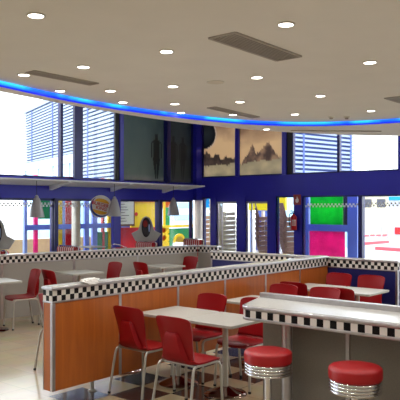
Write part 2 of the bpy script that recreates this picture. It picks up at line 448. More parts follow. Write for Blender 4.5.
# right wall, lower row
window(8.66, 9.04, 0.1, 2.05, 'R', 0.05)
window(5.52, 6.18, 0.1, 2.05, 'R', 0.04)
window(3.44, 5.27, 0.1, 2.05, 'R', 0.04)
window(1.2, 3.44, 0.1, 2.05, 'R', 0.04)
window(-1.6, 1.2, 0.1, 2.05, 'R', 0.04); window(-4.8, -1.6, 0.1, 2.05, 'R', 0.04); window(-7.9, -4.8, 0.1, 2.05, 'R', 0.04)
for y0, y1 in ((8.46, 8.66), (7.30, 7.62), (6.18, 6.46), (5.27, 5.52), (3.38, 3.50)):
    srect('trim_%d' % k, (WX - 0.05, y0, 0, WX + 0.12, y1, 2.05), M['blue'] if y1 - y0 > 0.15 else M['darkblue']); k += 1
def door(nm, a, b):
    d = struct(nm, (WX + 0.06, (a + b) / 2, 0))
    f = MB()
    for p, q in ((a, a + 0.05), (b - 0.05, b)): f.box(WX + 0.02, p, 0.02, WX + 0.08, q, 1.90)
    f.box(WX + 0.02, a + 0.05, 1.84, WX + 0.08, b - 0.05, 1.90); f.box(WX + 0.02, a + 0.05, 0.02, WX + 0.08, b - 0.05, 0.12)
    f.build('door_frame', M['alu'], d, world=True)
    h = MB(); h.box(WX, a, 1.90, WX + 0.12, b, 2.05); h.build('door_head', M['blue'], d, world=True)
    g = MB(); g.box(WX + 0.045, a + 0.05, 0.12, WX + 0.053, b - 0.05, 1.84); g.build('pane', M['glass'], d, world=True)
    s = MB(); s.box(WX + 0.015, b - 0.24, 0.12, WX + 0.042, b - 0.20, 1.84); s.build('door_stile', M['alu'], d, world=True)
    hd = MB(); hd.tube([(WX - 0.02, a + 0.12, 0.95), (WX - 0.02, a + 0.12, 1.3)], 0.012); hd.tube([(WX - 0.02, a + 0.12, 1.0), (WX + 0.045, a + 0.12, 1.0)], 0.008); hd.tube([(WX - 0.02, a + 0.12, 1.25), (WX + 0.045, a + 0.12, 1.25)], 0.008)
    hd.build('door_handle', M['steel'], d, world=True)
door('door_1', 7.62, 8.46); door('door_2', 6.46, 7.30)

# white light shelf with brackets on the left wall
ls = thing('wall_shelf', 'long white shelf projecting above the left blue beam', 'shelf', (6, WY, 2.3))
mb = MB(); mb.prism([(X0 + 1, WY, 2.27), (X0 + 1, WY - 0.78, 2.37), (X0 + 1, WY - 0.78, 2.40), (X0 + 1, WY, 2.33)], (WX - 0.62 - X0 - 1, 0, 0)); mb.build('board', M['shelf'], ls, world=True)
for x in (0.5, 2.7, 4.75, 6.88, 8.98, 11.1):
    mb = MB(); mb.prism([(x - 0.05, WY, 2.27), (x - 0.05, WY - 0.80, 2.37), (x - 0.05, WY - 0.80, 2.34), (x - 0.05, WY, 2.16)], (0.1, 0, 0)); mb.build('bracket', M['shelf'], ls, world=True)

# cream columns
def column(x, y, r, zt, lab):
    t = thing('column', lab, 'column', (x, y, 0))
    MB().lathe([(r, 0.0), (r, zt)], seg=28).build('shaft', M['column'], t, smooth=True)
    MB().lathe([(r + 0.03, 0), (r + 0.03, 0.1), (r + 0.005, 0.12)], seg=28).build('base_ring', M['column'], t, smooth=True)
column(7.84, 9.36, 0.12, 1.95, 'cream round column at the left windows, beside the tall red panel')
column(13.0, 9.37, 0.14, 1.95, 'cream round column in the corner by the glass doors')

# ---------------------------------------------------------------- posters (generic pictures)
def poster(name, label, a, b, z0, z1, side, fn, nx=72, nz=60):
    me_rows = []; cols = []
    for j in range(nz + 1):
        for i in range(nx + 1):
            u, v = i / nx, j / nz
            p = (a + (b - a) * u, WY + 0.05, z0 + (z1 - z0) * v) if side == 'L' else (WX + 0.05, a + (b - a) * u, z0 + (z1 - z0) * v)
            me_rows.append(p); cols.append(lin(fn(u, v)))
    faces = [(j * (nx + 1) + i, j * (nx + 1) + i + 1, (j + 1) * (nx + 1) + i + 1, (j + 1) * (nx + 1) + i) for j in range(nz) for i in range(nx)]
    loc = Vector(me_rows[0]); me = bpy.data.meshes.new(name); me.from_pydata([Vector(p) - loc for p in me_rows], [], faces)
    at = me.color_attributes.new('print', 'FLOAT_COLOR', 'POINT')
    for i, c in enumerate(cols): at.data[i].color = c
    me.materials.append(M['print'])
    o = bpy.data.objects.new(name, me); COL.objects.link(o); o.location = loc
    tag(o, label, 'poster'); return o
def mixc(a, b, t):
    t = max(0, min(1, t)); return tuple(a[i] + (b[i] - a[i]) * t for i in range(3))
def nz3(x, y, s=1.0): return noise.fractal(Vector((x * s, y * s, 3.1)), 1.0, 2.0, 5)
def figure(u, v, cx, sc=1.0, foot=0.06):
    "distance test for a standing person's outline"
    x = abs(u - cx) / (1.5 * sc); z = (v - 0.03) / 0.55
    if 0.78 < z < 0.90 and x < 0.026: return True           # head
    if 0.72 <= z <= 0.78 and x < 0.10 - (z - 0.72) * 1.0: return True
    if 0.42 <= z < 0.72 and (x < 0.058 or 0.072 < x < 0.095): return True
    if 0.0 <= z < 0.42 and x < 0.02 + 0.045 * min(1, z * 2.4): return not (x < 0.006 and z < 0.3)
    return False
def misty(cxs, seed):
    def fn(u, v):
        c = mixc((82, 88, 80), (52, 64, 64), v * 1.5 + 0.25 * nz3(u * 2 + seed, v * 2))
        c = mixc(c, (22, 34, 36), max(0, u - 0.55) * 1.2 if len(cxs) else 0)
        c = mixc(c, (110, 100, 96), 0.8 * max(0, 1 - abs(v - 0.02) / 0.05))
        c = mixc(c, (66, 76, 70), 0.6 * (nz3(u * 6, v * 6 + seed) + 0.3))
        for cx, sc in cxs:
            if figure(u, v, cx, sc): c = mixc(c, (12, 16, 18), 0.92)
        return c
    return fn
# visible part of the pictures is the lower two thirds; their upper part goes up behind the ceiling edge
poster('poster', 'dark misty green poster with one standing silhouette', 9.40, 11.18, 2.52, 5.26, 'L', misty([(0.82, 0.95)], 1.0))
poster('poster', 'narrow dark poster with two dim standing silhouettes', 11.38, 12.48, 2.52, 5.26, 'L', lambda u, v: mixc(misty([(0.22, 1.2), (0.62, 1.2)], 5.0)(u, v), (22, 24, 28), 0.5))
def desert(seed, boulder):
    def fn(u, v):
        v = v * 1.38                     # the picture carries on above the ceiling edge
        sky = mixc((206, 166, 124), (74, 48, 42), (v - 0.50) * 1.7 + 0.4 * nz3(u * 1.2 + seed, v * 2) - 0.35 * u + 0.15)
        e = 0.09 * nz3(u * 6 + seed, 0.3) + 0.04 * nz3(u * 17, seed)
        h1 = (0.50 - 0.95 * (u - 0.66) if u > 0.66 else 0.50 - 0.62 * (0.66 - u)) + e
        h2 = (0.50 - 1.9 * (u - 0.29) if u > 0.29 else 0.50 - 1.25 * (0.29 - u)) + 0.7 * e
        if boulder:
            h1 = 0.30 + 0.5 * e; h2 = 0.42 - 0.22 * u + e
        c = sky
        rock = mixc((150, 116, 92), (76, 58, 54), 0.5 + 1.1 * nz3(u * 7 + seed, v * 7))
        if v < max(h1, h2): c = rock if not boulder else mixc(rock, (44, 36, 36), 0.65)
        g = 0.20 + 0.05 * nz3(u * 4 + seed, 7.0) + (0.05 * u if not boulder else 0)
        if v < g: c = mixc((188, 164, 128), (140, 128, 104), 0.6 * nz3(u * 3, v * 6 + seed) + 0.5)
        if boulder:
            r = math.hypot((u - 0.05) / 0.30, (v - 0.74) / 0.24)
            if r < 1: c = mixc((44, 48, 50), (16, 16, 20), r * 0.9)
            if 1 <= r < 1.10 and u > 0.1: c = mixc(c, (190, 170, 160), 0.6)
        return c
    return fn
poster('poster', 'desert poster with a dark boulder nearest the corner', 7.64, 9.02, 2.72, 5.26, 'R', lambda u, v: desert(3.0, True)(1 - u, v))
poster('poster', 'sandy desert poster with rocky peaks beside the window', 5.91, 7.56, 2.72, 5.26, 'R', lambda u, v: desert(9.0, False)(1 - u, v))

# ---------------------------------------------------------------- ceiling fittings
def make_light():
    t = thing('ceiling_light', '', 'ceiling light')
    MB().lathe([(0.068, 0.0), (0.072, -0.006), (0.056, -0.010), (0.054, 0.0)], seg=28).build('trim_ring', M['fitting'], t, smooth=True)
    MB().lathe([(0.055, -0.001), (0.055, -0.007), (0.03, -0.009), (0.002, -0.0095)], seg=28).build('lamp', M['disc'], t, smooth=True)
    return t
spots = [(-0.634, -0.647, 'left edge of the ceiling, the nearest one there'), (0.732, -1.907, 'nearest one, right of the big air grille'),
    (0.767, -0.63, 'left of the big air grille'), (2.345, -1.821, 'far right, in front of the grille at the edge'),
    (0.701, 0.432, 'right above the long left grille'), (2.232, -0.581, 'just beyond the big air grille'), (0.548, 1.211, 'left end of the long left grille'),
    (3.679, -0.523, 'right half, second row from the light strip'), (2.03, 0.452, 'centre, over the misty poster'), (1.371, 1.674, 'against the light strip, below the left grille'),
    (1.76, 1.214, 'right of the left grille, near the light strip'), (2.433, 1.719, 'touching the light strip over the posters left edge'),
    (3.398, 0.515, 'right of the small round speaker'), (2.968, 1.278, 'near the strip, upper of the pair over the silhouettes'), (4.285, 1.306, 'below the narrow middle grille'),
    (4.84, 0.569, 'by the strip, over the sandy desert poster'), (3.631, 1.764, 'touching the strip, lower of the pair over silhouettes'), (5.246, -0.45, 'rightmost one next to the light strip')]
proto = None
LP = []
for x, y, where in spots:
    lab = 'round white recessed ceiling light, ' + where
    if proto is None: proto = make_light(); proto.location = (x, y, 3.1); proto['label'] = lab; proto['group'] = 'recessed ceiling lights'
    else: dup(proto, (x, y, 3.1), 0, lab, 'recessed ceiling lights')
    LP.append((x, y, 3.1))
dup(proto, (5.613, 1.609, 3.03), 0, 'recessed ceiling light on the outer rim beyond the blue strip', 'recessed ceiling lights'); LP.append((5.613, 1.609, 3.03))
# the same fittings go on over the rest of the room behind the camera
for x, y in ((-0.75, -3.3), (0.75, -3.35), (2.3, -3.3), (3.85, -3.2), (3.8, -1.8), (5.3, -1.9), (5.3, -3.3), (-2.1, -2.0), (-2.1, -0.65), (-0.65, -1.95), (-0.7, 0.45), (-2.2, 0.45), (-2.1, -3.4), (-3.6, -2), (-3.6, -0.6), (-3.6, -3.4), (-3.6, -5.2), (-2.1, -5.2), (-0.6, -5.2), (1, -5.2), (2.6, -5.2), (4.2, -5.2), (-5.2, -2), (-5.2, -4), (-5.2, -0.6)):
    dup(proto, (x, y, 3.1), 0, 'round white recessed ceiling light outside the picture', 'recessed ceiling lights'); LP.append((x, y, 3.1))
for i, (x, y, z) in enumerate(LP):
    l = bpy.data.lights.new('downlight_beam', 'SPOT'); l.energy = 27; l.color = (1.0, 0.97, 0.93); l.spot_size = math.radians(150); l.spot_blend = 0.9; l.shadow_soft_size = 0.05
    o = bpy.data.objects.new('downlight_beam', l); COL.objects.link(o); o.location = (x, y, z - 0.03)

def grille(label, corners, slats, z=3.1):
    a, b, c, d = [Vector((p[0], p[1], z)) for p in corners]      # a-b short side, b-c long side
    t = thing('air_grille', label, 'air vent', tuple((a + c) / 2), 0, 'ceiling air grilles')
    mb = MB(); mb.prism([a, b, c, d], (0, 0, -0.004)); mb.build('backing', M['grilledark'], t, world=True)
    mb = MB(); w = 0.022
    for p, q in ((a, b), (b, c), (c, d), (d, a)): mb.beam(p + Vector((0, 0, -0.006)), q + Vector((0, 0, -0.006)), w, 0.012)
    mb.build('frame', M['grille'], t, world=True)
    mb = MB()
    for i in range(slats):
        f = (i + 0.5) / slats; p = a.lerp(b, f); q = d.lerp(c, f); mb.beam(p + Vector((0, 0, -0.007)), q + Vector((0, 0, -0.007)), 0.012, 0.008)
    mb.build('slats', M['grille'], t, world=True)
grille('big grey air grille in the middle of the ceiling', [(0.66, -1.21), (0.66, -1.48), (1.70, -1.45), (1.70, -1.18)], 9)
grille('narrow grey air grille near the strip, over the desert posters', [(3.52, 1.17), (3.52, 1.03), (4.72, 1.13), (4.72, 1.27)], 5)
grille('long grey air grille on the left side of the ceiling', [(0.50, 1.10), (0.50, 0.95), (1.35, 0.96), (1.35, 1.11)], 5)
grille('grey air grille cut by the right edge of the photo', [(4.36, -1.06), (4.36, -1.33), (5.4, -1.33), (5.4, -1.06)], 9)
grille('thin slot vent in the outer ceiling rim', [(6.05, 1.40), (6.02, 1.36), (7.10, 0.25), (7.14, 0.28)], 2, 3.03)
t = thing('ceiling_speaker', 'round flush grey speaker in the ceiling by the middle lights', 'speaker', (2.16, -0.069, 3.1))
MB().lathe([(0.10, 0), (0.10, -0.008), (0.088, -0.008)], seg=32).build('ring', M['fitting'], t, smooth=True)
MB().lathe([(0.087, -0.002), (0.087, -0.008), (0.01, -0.010)], seg=32).build('mesh_cover', M['plaster'], t, smooth=True)
for (x, y), lab in (((5.45, 0.30), 'small dark smoke detector on the ceiling beside the strip'), ((5.60, 0.12), 'flat pale smoke detector on the ceiling, right of the dark one')):
    t = thing('smoke_detector', lab, 'smoke detector', (x, y, 3.1))
    MB().lathe([(0.05, 0), (0.05, -0.012), (0.046, -0.016)], seg=20).build('base', M['fitting'], t, smooth=True)
    MB().lathe([(0.03, -0.014), (0.026, -0.035), (0.01, -0.038)], seg=20).build('sensor', M['grille'], t, smooth=True)

# ---------------------------------------------------------------- low partitions
def partition(name, label, p0, p1, th, zb, ztop, pm, seams, endpost=(True, True), feet=True, sq=0.047, face2=True):
    "runs from p0 to p1; its visible face is on the right of travel"
    a = Vector((p0[0], p0[1], 0)); b = Vector((p1[0], p1[1], 0)); L = (b - a).length; ang = math.atan2(b.y - a.y, b.x - a.x)
    t = thing(name, label, 'partition', (a.x, a.y, 0), ang)
    zc = ztop - 0.035; zs = zc - 2 * sq; zl = zs - 0.018
    MB().box(0, 0, zb, L, th, zl).build('panel', pm, t)
    MB().box(-0.004, -0.006, zl, L + 0.004, th + 0.006, zs).build('lower_trim', M['alu'], t, bevel=0.004)
    MB().box(0, 0, zs, L, th, zc).build('band_core', M['greypanel'], t)
    checker_band([(0, 0), (L, 0), (L, th), (0, th)], zs, sq, 2, sq, closed=True).build('checker_band', None, t)
    MB().box(-0.014, -0.014, zc, L + 0.014, th + 0.014, ztop - 0.006).build('cap_edge', M['alu'], t, bevel=0.008)
    MB().box(0.004, 0.004, ztop - 0.006, L - 0.004, th - 0.004, ztop).build('cap', M['capstone'], t, bevel=0.002)
    for s in seams:
        MB().box(s - 0.016, -0.004, zb, s + 0.016, 0.002, zl).build('seam_strip', M['alu'], t)
    for e, x in zip(endpost, (0.0, L)):
        if e:
            mb = MB()
            for y in (0.0,): mb.box(x - 0.005 if x == 0 else x - 0.03, y - 0.005 if y == 0 else y - 0.03, zb, x + 0.03 if x == 0 else x + 0.005, y + 0.03 if y == 0 else y + 0.005, zl)
            mb.box(x - 0.004 if x == 0 else x - 0.008, th - 0.008, zb, x + 0.008 if x == 0 else x + 0.004, th + 0.004, zl)
            mb.build('end_post', M['alu'], t, bevel=0.006)
    if feet:
        x = 0.5
        while x < L:
            f = MB(); f.tube([(x, th / 2, 0.008), (x, th / 2, zb + 0.002)], 0.018, 12); f.lathe([(0.04, 0), (0.04, 0.01), (0.02, 0.014)], (x, th / 2, 0), 16)
            f.build('foot', M['steel'], t, smooth=True); x += 1.63
    return t
partition('low_partition', 'long orange wood low partition with checkered top running across the middle', (0, 0), (4.80, 0), 0.13, 0.11, 1.02, M['orange'], [0.79, 1.615, 2.42, 3.24, 4.05], (True, False))
# navy one at right angles: face looks towards the camera (minus x)
partition('low_partition', 'navy blue low partition with checkered top behind the far red chairs', (4.82, 2.17), (4.82, -1.03), 0.11, 0.0, 1.0, M['bluepanel'], [], (True, True), False)
ang3 = math.atan2(3.57 - 4.15, 5.99 - 2.1)
partition('low_partition', 'long grey low partition with checkered top behind the left tables', (0.2, 4.433), (6.10, 3.554), 0.11, 0.0, 0.985, M['greypanel'], [2.0, 3.25, 4.55], (True, False), False)
partition('low_partition', 'short grey checkered partition with white end post, left of the doors', (6.12, 3.55), (6.13, 3.09), 0.11, 0.0, 0.985, M['greypanel'], [], (False, True), False)

# crumpled paper on the long partition
mb = MB(); bmesh.ops.create_icosphere(mb.bm, subdivisions=4, radius=1)
for v in mb.bm.verts:
    n_ = noise.fractal(v.co * 2.2, 1.0, 2.0, 4); n2 = noise.noise(v.co * 5.0)
    p = v.co * (1 + 0.35 * n_ + 0.12 * n2)
    v.co = Vector((p.x * 0.10, p.y * 0.045, max(-0.9, p.z) * 0.022 + 0.02))
    if v.co.y < -0.03: v.co.z -= 0.016 + 0.5 * (abs(v.co.y) - 0.03)
o = mb.build('crumpled_napkin', M['tissue'], smooth=True); o.location = (0.43, 0.012, 1.017); tag(o, 'crumpled white paper napkin on top of the orange partition', 'napkin')

# ---------------------------------------------------------------- chairs
def make_chair():
    t = thing('dining_chair', '', 'chair')
    NT = 12
    def row(x, z, hw, bend=0.0, drop=0.0):
        r = []
        for j in range(NT + 1):
            q = -1 + 2 * j / NT
            r.append((x + bend * q * q, q * hw, z - drop * abs(q) ** 4))
        return r
    seat = [row(0.215, 0.405, 0.165, -0.03), row(0.212, 0.425, 0.175, -0.025), row(0.19, 0.438, 0.188, -0.018), row(0.12, 0.443, 0.2), row(0.03, 0.436, 0.202, 0, -0.006), row(-0.06, 0.430, 0.200, 0, -0.010), row(-0.12, 0.430, 0.194, 0.01, -0.012), row(-0.155, 0.440, 0.188, 0.018, -0.01), row(-0.172, 0.462, 0.176, 0.022, 0)]
    MB().sheet(seat, 0.013).build('seat', M['red'], t, smooth=True)
    back = [row(-0.172, 0.462, 0.176, 0.022), row(-0.183, 0.50, 0.170, 0.03), row(-0.197, 0.56, 0.172, 0.036), row(-0.214, 0.63, 0.179, 0.04), row(-0.232, 0.70, 0.187, 0.04, 0.0), row(-0.244, 0.75, 0.191, 0.038, 0.002), row(-0.251, 0.785, 0.191, 0.036, 0.006), row(-0.255, 0.805, 0.184, 0.034, 0.012), row(-0.256, 0.817, 0.168, 0.032, 0.012)]
    bk = MB().sheet(back, 0.013).build('backrest', M['red'], t, smooth=True)
    # moulded support on the rear face
    mb = MB()
    rows = [(-0.160, 0.440, 0.150, 0.018), (-0.188, 0.47, 0.140, 0.026), (-0.202, 0.53, 0.115, 0.030), (-0.222, 0.62, 0.088, 0.026), (-0.232, 0.665, 0.075, 0.018), (-0.236, 0.685, 0.06, 0.006)]
    V = []
    for x, z, hw, pr in rows:
        V.append([mb.bm.verts.new((x + 0.015, -hw, z)), mb.bm.verts.new((x - pr * 0.8, -hw * 0.82, z)), mb.bm.verts.new((x - pr, 0, z)), mb.bm.verts.new((x - pr * 0.8, hw * 0.82, z)), mb.bm.verts.new((x + 0.015, hw, z))])
    for i in range(len(V) - 1):
        for j in range(4): mb.bm.faces.new((V[i][j], V[i][j + 1], V[i + 1][j + 1], V[i + 1][j]))
    mb.bm.faces.new(V[0]); mb.bm.faces.new(V[-1]); 
    mb.build('back_support', M['red'], bk, smooth=True)
    R = 0.0115
    for s in (-1, 1):
        rear = [(-0.245, s * 0.212, 0.004), (-0.19, s * 0.197, 0.33), (-0.178, s * 0.193, 0.385), (-0.165, s * 0.19, 0.407), (-0.14, s * 0.19, 0.416)]
        l1 = MB().tube(rear, R).build('leg', M['steel'], t, smooth=True)
        front = [(0.185, s * 0.205, 0.004), (0.172, s * 0.195, 0.33), (0.168, s * 0.191, 0.38), (0.155, s * 0.188, 0.403), (0.13, s * 0.186, 0.414)]
        l2 = MB().tube(front, R).build('leg', M['steel'], t, smooth=True)
        MB().tube([(-0.14, s * 0.19, 0.416), (0.13, s * 0.186, 0.414)], R).build('side_rail', M['steel'], t, smooth=True)
        MB().tube([(-0.246, s * 0.2125, 0.0), (-0.243, s * 0.2115, 0.02)], 0.014).build('foot_cap', M['rubber'], l1)
        MB().tube([(0.185, s * 0.205, 0.0), (0.1845, s * 0.2045, 0.02)], 0.014).build('foot_cap', M['rubber'], l2)
    MB().tube([(-0.13, -0.19, 0.411), (-0.13, 0.19, 0.411)], 0.009).build('crossbar', M['steel'], t, smooth=True)
    return t
CH = [  # x, y, heading, label
    (0.795, -0.325, 0, 'red chair seen from behind at the near table, next to the orange partition', 'near'),
    (0.66, -1.00, 0, 'red chair seen from behind at the near table, nearest the camera', 'near'),
    (1.52, -0.372, PI, 'red chair across the near table, on the partition side', 'near'),
    (1.55, -0.905, PI, 'red chair across the near table, beside the end of the bar counter', 'near'),
    (2.70, -0.48, PI, 'red chair just behind the bar, its back to the dark one, left of pair', 'mid'),
    (2.745, -0.995, PI, 'red chair low behind the bar counter, right of centre, facing left', 'mid'),
    (3.42, -0.42, 0, 'darker red chair back to back behind the left chair beyond the bar', 'far'),
    (3.28, -1.10, 0, 'darker red chair overlapping the right chair beyond the bar', 'far'),
    (4.29, -0.34, PI, 'red chair against the navy partition, in the corner with orange wood', 'far'),
    (4.31, -0.80, PI, 'red chair against the navy partition, nearer the right edge', 'far'),
    (1.985, 3.355, PI - 0.13, 'red chair in side view with empty seat at the far left table', 'left'),
    (2.46, 3.06, 0, 'dark red chair back to back with the side view chair at left', 'left'),
    (3.56, 3.36, PI, 'red chair right of the second left table, by the grey partition', 'left'),
    (4.25, 3.00, 0, 'turned red chair left of the third table by the grey partition', 'left'),
    (5.28, 3.22, PI, 'red chair at the right end of the grey partition, farthest left row', 'left'),
    (0.88, 0.93, 0.06, 'chair hidden behind the orange partition end, one leg showing', 'left'),
]
c0 = make_chair()
for i, (x, y, a, lab, g) in enumerate(CH):
    if g == 'left' and x > 1: a += ang3
    if i == 0: c0.location = (x, y, 0); c0.rotation_euler = (0, 0, a); c0['label'] = lab; c0['group'] = 'red dining chairs'
    else: dup(c0, (x, y, 0), a, lab, 'red dining chairs')

# ---------------------------------------------------------------- tables
def make_table():
    t = thing('cafe_table', '', 'table')
    mb = MB(); s, r = 0.288, 0.03; pts = []
    for cx, cy, a in ((s - r, s - r, 0), (-s + r, s - r, PI / 2), (-s + r, -s + r, PI), (s - r, -s + r, 1.5 * PI)):
        pts += [(p[0], p[1], 0.664) for p in arc((cx, cy), r, a, a + PI / 2, 5)]
    mb.prism(pts, (0, 0, 0.026)); mb.build('tabletop', M['tabletop'], t, bevel=0.004)
    MB().lathe([(0.16, 0.655), (0.16, 0.664)], seg=24).build('top_plate', M['steel'], t)
    MB().lathe([(0.026, 0.03), (0.026, 0.655)], seg=20).build('pedestal', M['steel'], t, smooth=True)
    MB().lathe([(0.195, 0.0), (0.197, 0.006), (0.19, 0.014), (0.14, 0.030), (0.085, 0.05), (0.045, 0.068), (0.027, 0.074)], seg=40).build('base', M['darkchrome'], t, smooth=True)
    return t
TB = [(1.222, -0.362, 0, 'pale square table of the near pair, against the orange partition'),
      (1.222, -0.940, 0, 'pale square table of the near pair, its pole in full view'),
      (2.41, -0.47, 0, 'pale square table behind the near one, by the partition'),
      (2.41, -1.05, 0, 'pale square table mostly hidden behind the bar counter'),
      (3.88, -0.345, 0, 'pale far table in the corner between orange and navy partitions'),
      (3.88, -0.925, 0, 'pale far table before the navy partition, right one'),
      (1.585, 3.416, ang3, 'pale table cut by the left edge of the photo'),
      (3.16, 3.50, ang3, 'pale table by the grey partition, second from the left'),
      (4.86, 3.29, ang3, 'pale table by the grey partition, farthest of its row'),
      (1.222, 0.425, 0, 'table behind the orange partition, only its shiny base showing under the panel'),
      (1.222, 1.005, 0, 'table hidden behind the orange partition, beside the hidden chair')]
t0 = make_table()
for i, (x, y, a, lab) in enumerate(TB):
    if i == 0: t0.location = (x, y, 0); t0['label'] = lab; t0['group'] = 'square cafe tables'
    else: dup(t0, (x, y, 0), a, lab, 'square cafe tables')

# ---------------------------------------------------------------- bar counter and stools
bar = thing('bar_counter', 'pale bar counter with one row of black and white tiles round its edge', 'counter', (1.0, -2.5, 0))
YE = -4.3
def outline(g):
    cx, cy, r = 0.72 + 0.14, -1.575, 0.14
    pts = [(1.27 - g, -1.29 - g)]
    a = arc((cx, cy), r - g, math.radians(112), math.radians(180), 8)
    return pts + a + [(0.72 + g, YE), (1.27 - g, YE)]
def slab(g, z0, z1): 
    mb = MB(); mb.prism([(p[0], p[1], z0) for p in outline(g)], (0, 0, z1 - z0)); return mb
slab(0.0, 0.888, 0.917).build('rim', M['alu'], bar, bevel=0.008, world=True)
slab(0.028, 0.915, 0.921).build('worktop', M['counter'], bar, bevel=0.002, world=True)
slab(0.012, 0.828, 0.888).build('edge_core', M['greypanel'], bar, world=True)
pth = [p for p in outline(0.012)][:-1]
checker_band(pth, 0.830, 0.055, 1, 0.056, out=0.004).build('checker_band', None, bar, world=True)
slab(0.002, 0.806, 0.829).build('lower_trim', M['alu'], bar, bevel=0.006, world=True)
MB().box(1.205, -1.33, 0.918, 1.262, YE, 0.962).build('back_ledge', M['alu'], bar, bevel=0.006, world=True)
MB().box(1.03, -1.49, 0.0, 1.17, YE, 0.806).build('front_panel', M['counterpanel'], bar, world=True)
MB().box(1.022, -2.285, 0.0, 1.031, -2.255, 0.806).build('seam_strip', M['alu'], bar, world=True)
MB().box(1.018, -1.488, 0.0, 1.034, YE, 0.09).build('kick_plate', M['alu'], bar, world=True)
for y in (-1.79, -3.5):
    mb = MB(); mb.lathe([(0.075, 0), (0.075, 0.01), (0.042, 0.02), (0.042, 0.806)], (0.93, y, 0), 28); mb.build('post', M['alu'], bar, smooth=True, world=True)

def make_stool():
    t = thing('bar_stool', '', 'stool')
    R = 0.178; h = 0.027
    prof = [(0.02, 0.536), (R - 0.010, 0.536), (R - 0.002, 0.543), (R, 0.556), (R, 0.598), (R - 0.003, 0.610), (R - 0.012, 0.618), (R - 0.03, 0.6225), (0.08, 0.625), (0.005, 0.626)]
    MB().lathe([(a, z + h) for a, z in prof], seg=48).build('seat_cushion', M['redvinyl'], t, smooth=True)
    pr = [(0.03, 0.448 + h), (R - 0.018, 0.448 + h)]
    for k in range(4):
        z = 0.449 + h + 0.0218 * k
        for i in range(7):
            a = -PI / 2 + PI * i / 6; pr.append((R - 0.013 + 0.011 * math.cos(a), z + 0.0109 + 0.0106 * math.sin(a)))
    pr += [(R - 0.016, 0.537 + h), (0.03, 0.537 + h)]
    MB().lathe(pr, seg=64).build('ribbed_band', M['chrome'], t, smooth=True)
    MB().lathe([(0.028, 0.03), (0.028, 0.448 + h)], seg=20).build('pole', M['chrome'], t, smooth=True)
    MB().lathe([(0.20, 0), (0.20, 0.008), (0.15, 0.02), (0.05, 0.05), (0.029, 0.055)], seg=40).build('base', M['chrome'], t, smooth=True)
    return t
s0 = make_stool(); s0.location = (0.53, -1.88, 0); s0['label'] = 'red round bar stool with ribbed chrome band, left one'; s0['group'] = 'red bar stools'
dup(s0, (0.51, -2.594, 0), 0, 'red round bar stool with ribbed chrome band, right one', 'red bar stools')

# ---------------------------------------------------------------- booths along the glass
def make_bench():
    t = thing('booth_bench', '', 'bench')
    w = 0.33
    MB().box(-0.42, -w, 0.0, 0.42, w, 0.30).build('plinth', M['greypanel'], t)
    for s in (-1, 1):
        MB().box(s * 0.07, -w, 0.30, s * 0.45, w, 0.44).build('seat', M['redvinyl'], t, bevel=0.03, segs=3)
        mb = MB(); n = 9
        for k in range(n):                     # upholstered in vertical rolls
            y = -w + 0.02 + (2 * w - 0.04) * (k + 0.5) / n; r = (w - 0.02) / n
            mb.tube([(s * 0.055, y, 0.44), (s * 0.055, y, 0.84), (s * 0.045, y, 0.862)], [r, r, r * 0.7], 10)
        mb.build('backrest', M['redvinyl'], t, smooth=True)
    mb = MB()
    for k in range(1, n):
        y = -w + 0.02 + (2 * w - 0.04) * k / n
        mb.tube([(-0.082, y, 0.45), (-0.082, y, 0.85), (0, y, 0.872), (0.082, y, 0.85), (0.082, y, 0.45)], 0.008, 6)
    mb.build('piping', M['vinyl_white'], t, smooth=True)
    mb = MB(); mb.tube([(0, -w - 0.005, 0.3), (0, -w - 0.005, 0.85), (0, -w + 0.02, 0.875), (0, w - 0.02, 0.875), (0, w + 0.005, 0.85), (0, w + 0.005, 0.3)], 0.02, 8)
    mb.build('chrome_trim', M['chrome'], t, smooth=True)
    return t
b0 = make_bench(); BY = 6.62
BL = ['red ribbed booth bench cut by the left edge of the photo', 'red ribbed booth bench standing in front of the cream column', 'red ribbed booth bench under the shield board at centre', 'red ribbed booth bench at the right, by the end of grey partition']
for i, x in enumerate((3.66, 5.42, 7.78, 9.55)):
    if i == 0: b0.location = (x, BY, 0); b0['label'] = BL[0]; b0['group'] = 'red booth benches'
    else: dup(b0, (x, BY, 0), 0, BL[i], 'red booth benches')
# silver shield boards over every second bench
def topper(x, lab):
    t = thing('shield_board', lab, 'sign board', (x, BY, 0.895), math.radians(42))
    pts = [(0.36, 0.19), (0.26, 0.0), (-0.24, 0.0), (-0.36, 0.18), (-0.20, 0.26), (-0.165, 0.36), (-0.135, 0.48), (-0.08, 0.57), (0.0, 0.61), (0.08, 0.57), (0.135, 0.48), (0.165, 0.36), (0.20, 0.27)]
    mb = MB(); mb.prism([(-0.025, p[0], p[1]) for p in pts], (0.05, 0, 0)); mb.build('board', M['silver'], t, bevel=0.01)
    mb = MB(); ov = [(-0.045, 0.11 * math.cos(a), 0.335 + 0.24 * math.sin(a)) for a in [2 * PI * k / 36 for k in range(36)]]
    mb.prism(ov, (0.09, 0, 0)); o = mb.build('oval_panel', M['oval_dark'], t, bevel=0.006)
    mb = MB(); ov = [(-0.050, 0.02 + 0.055 * math.cos(a), 0.42 + 0.085 * math.sin(a)) for a in [2 * PI * k / 24 for k in range(24)]]
    mb.prism(ov, (0.1, 0, 0)); mb.build('red_spot', M['oval_red'], o)
    mb = MB(); ov = [(-0.050, -0.075 + 0.022 * math.cos(a), 0.32 + 0.10 * math.sin(a)) for a in [2 * PI * k / 24 for k in range(24)]]
    mb.prism(ov, (0.1, 0, 0)); mb.build('pale_flash', M['p_lightblue'], o)
topper(7.78, 'silver shield board with dark oval above the central red bench')
topper(3.66, 'silver shield board with dark oval at the left edge')
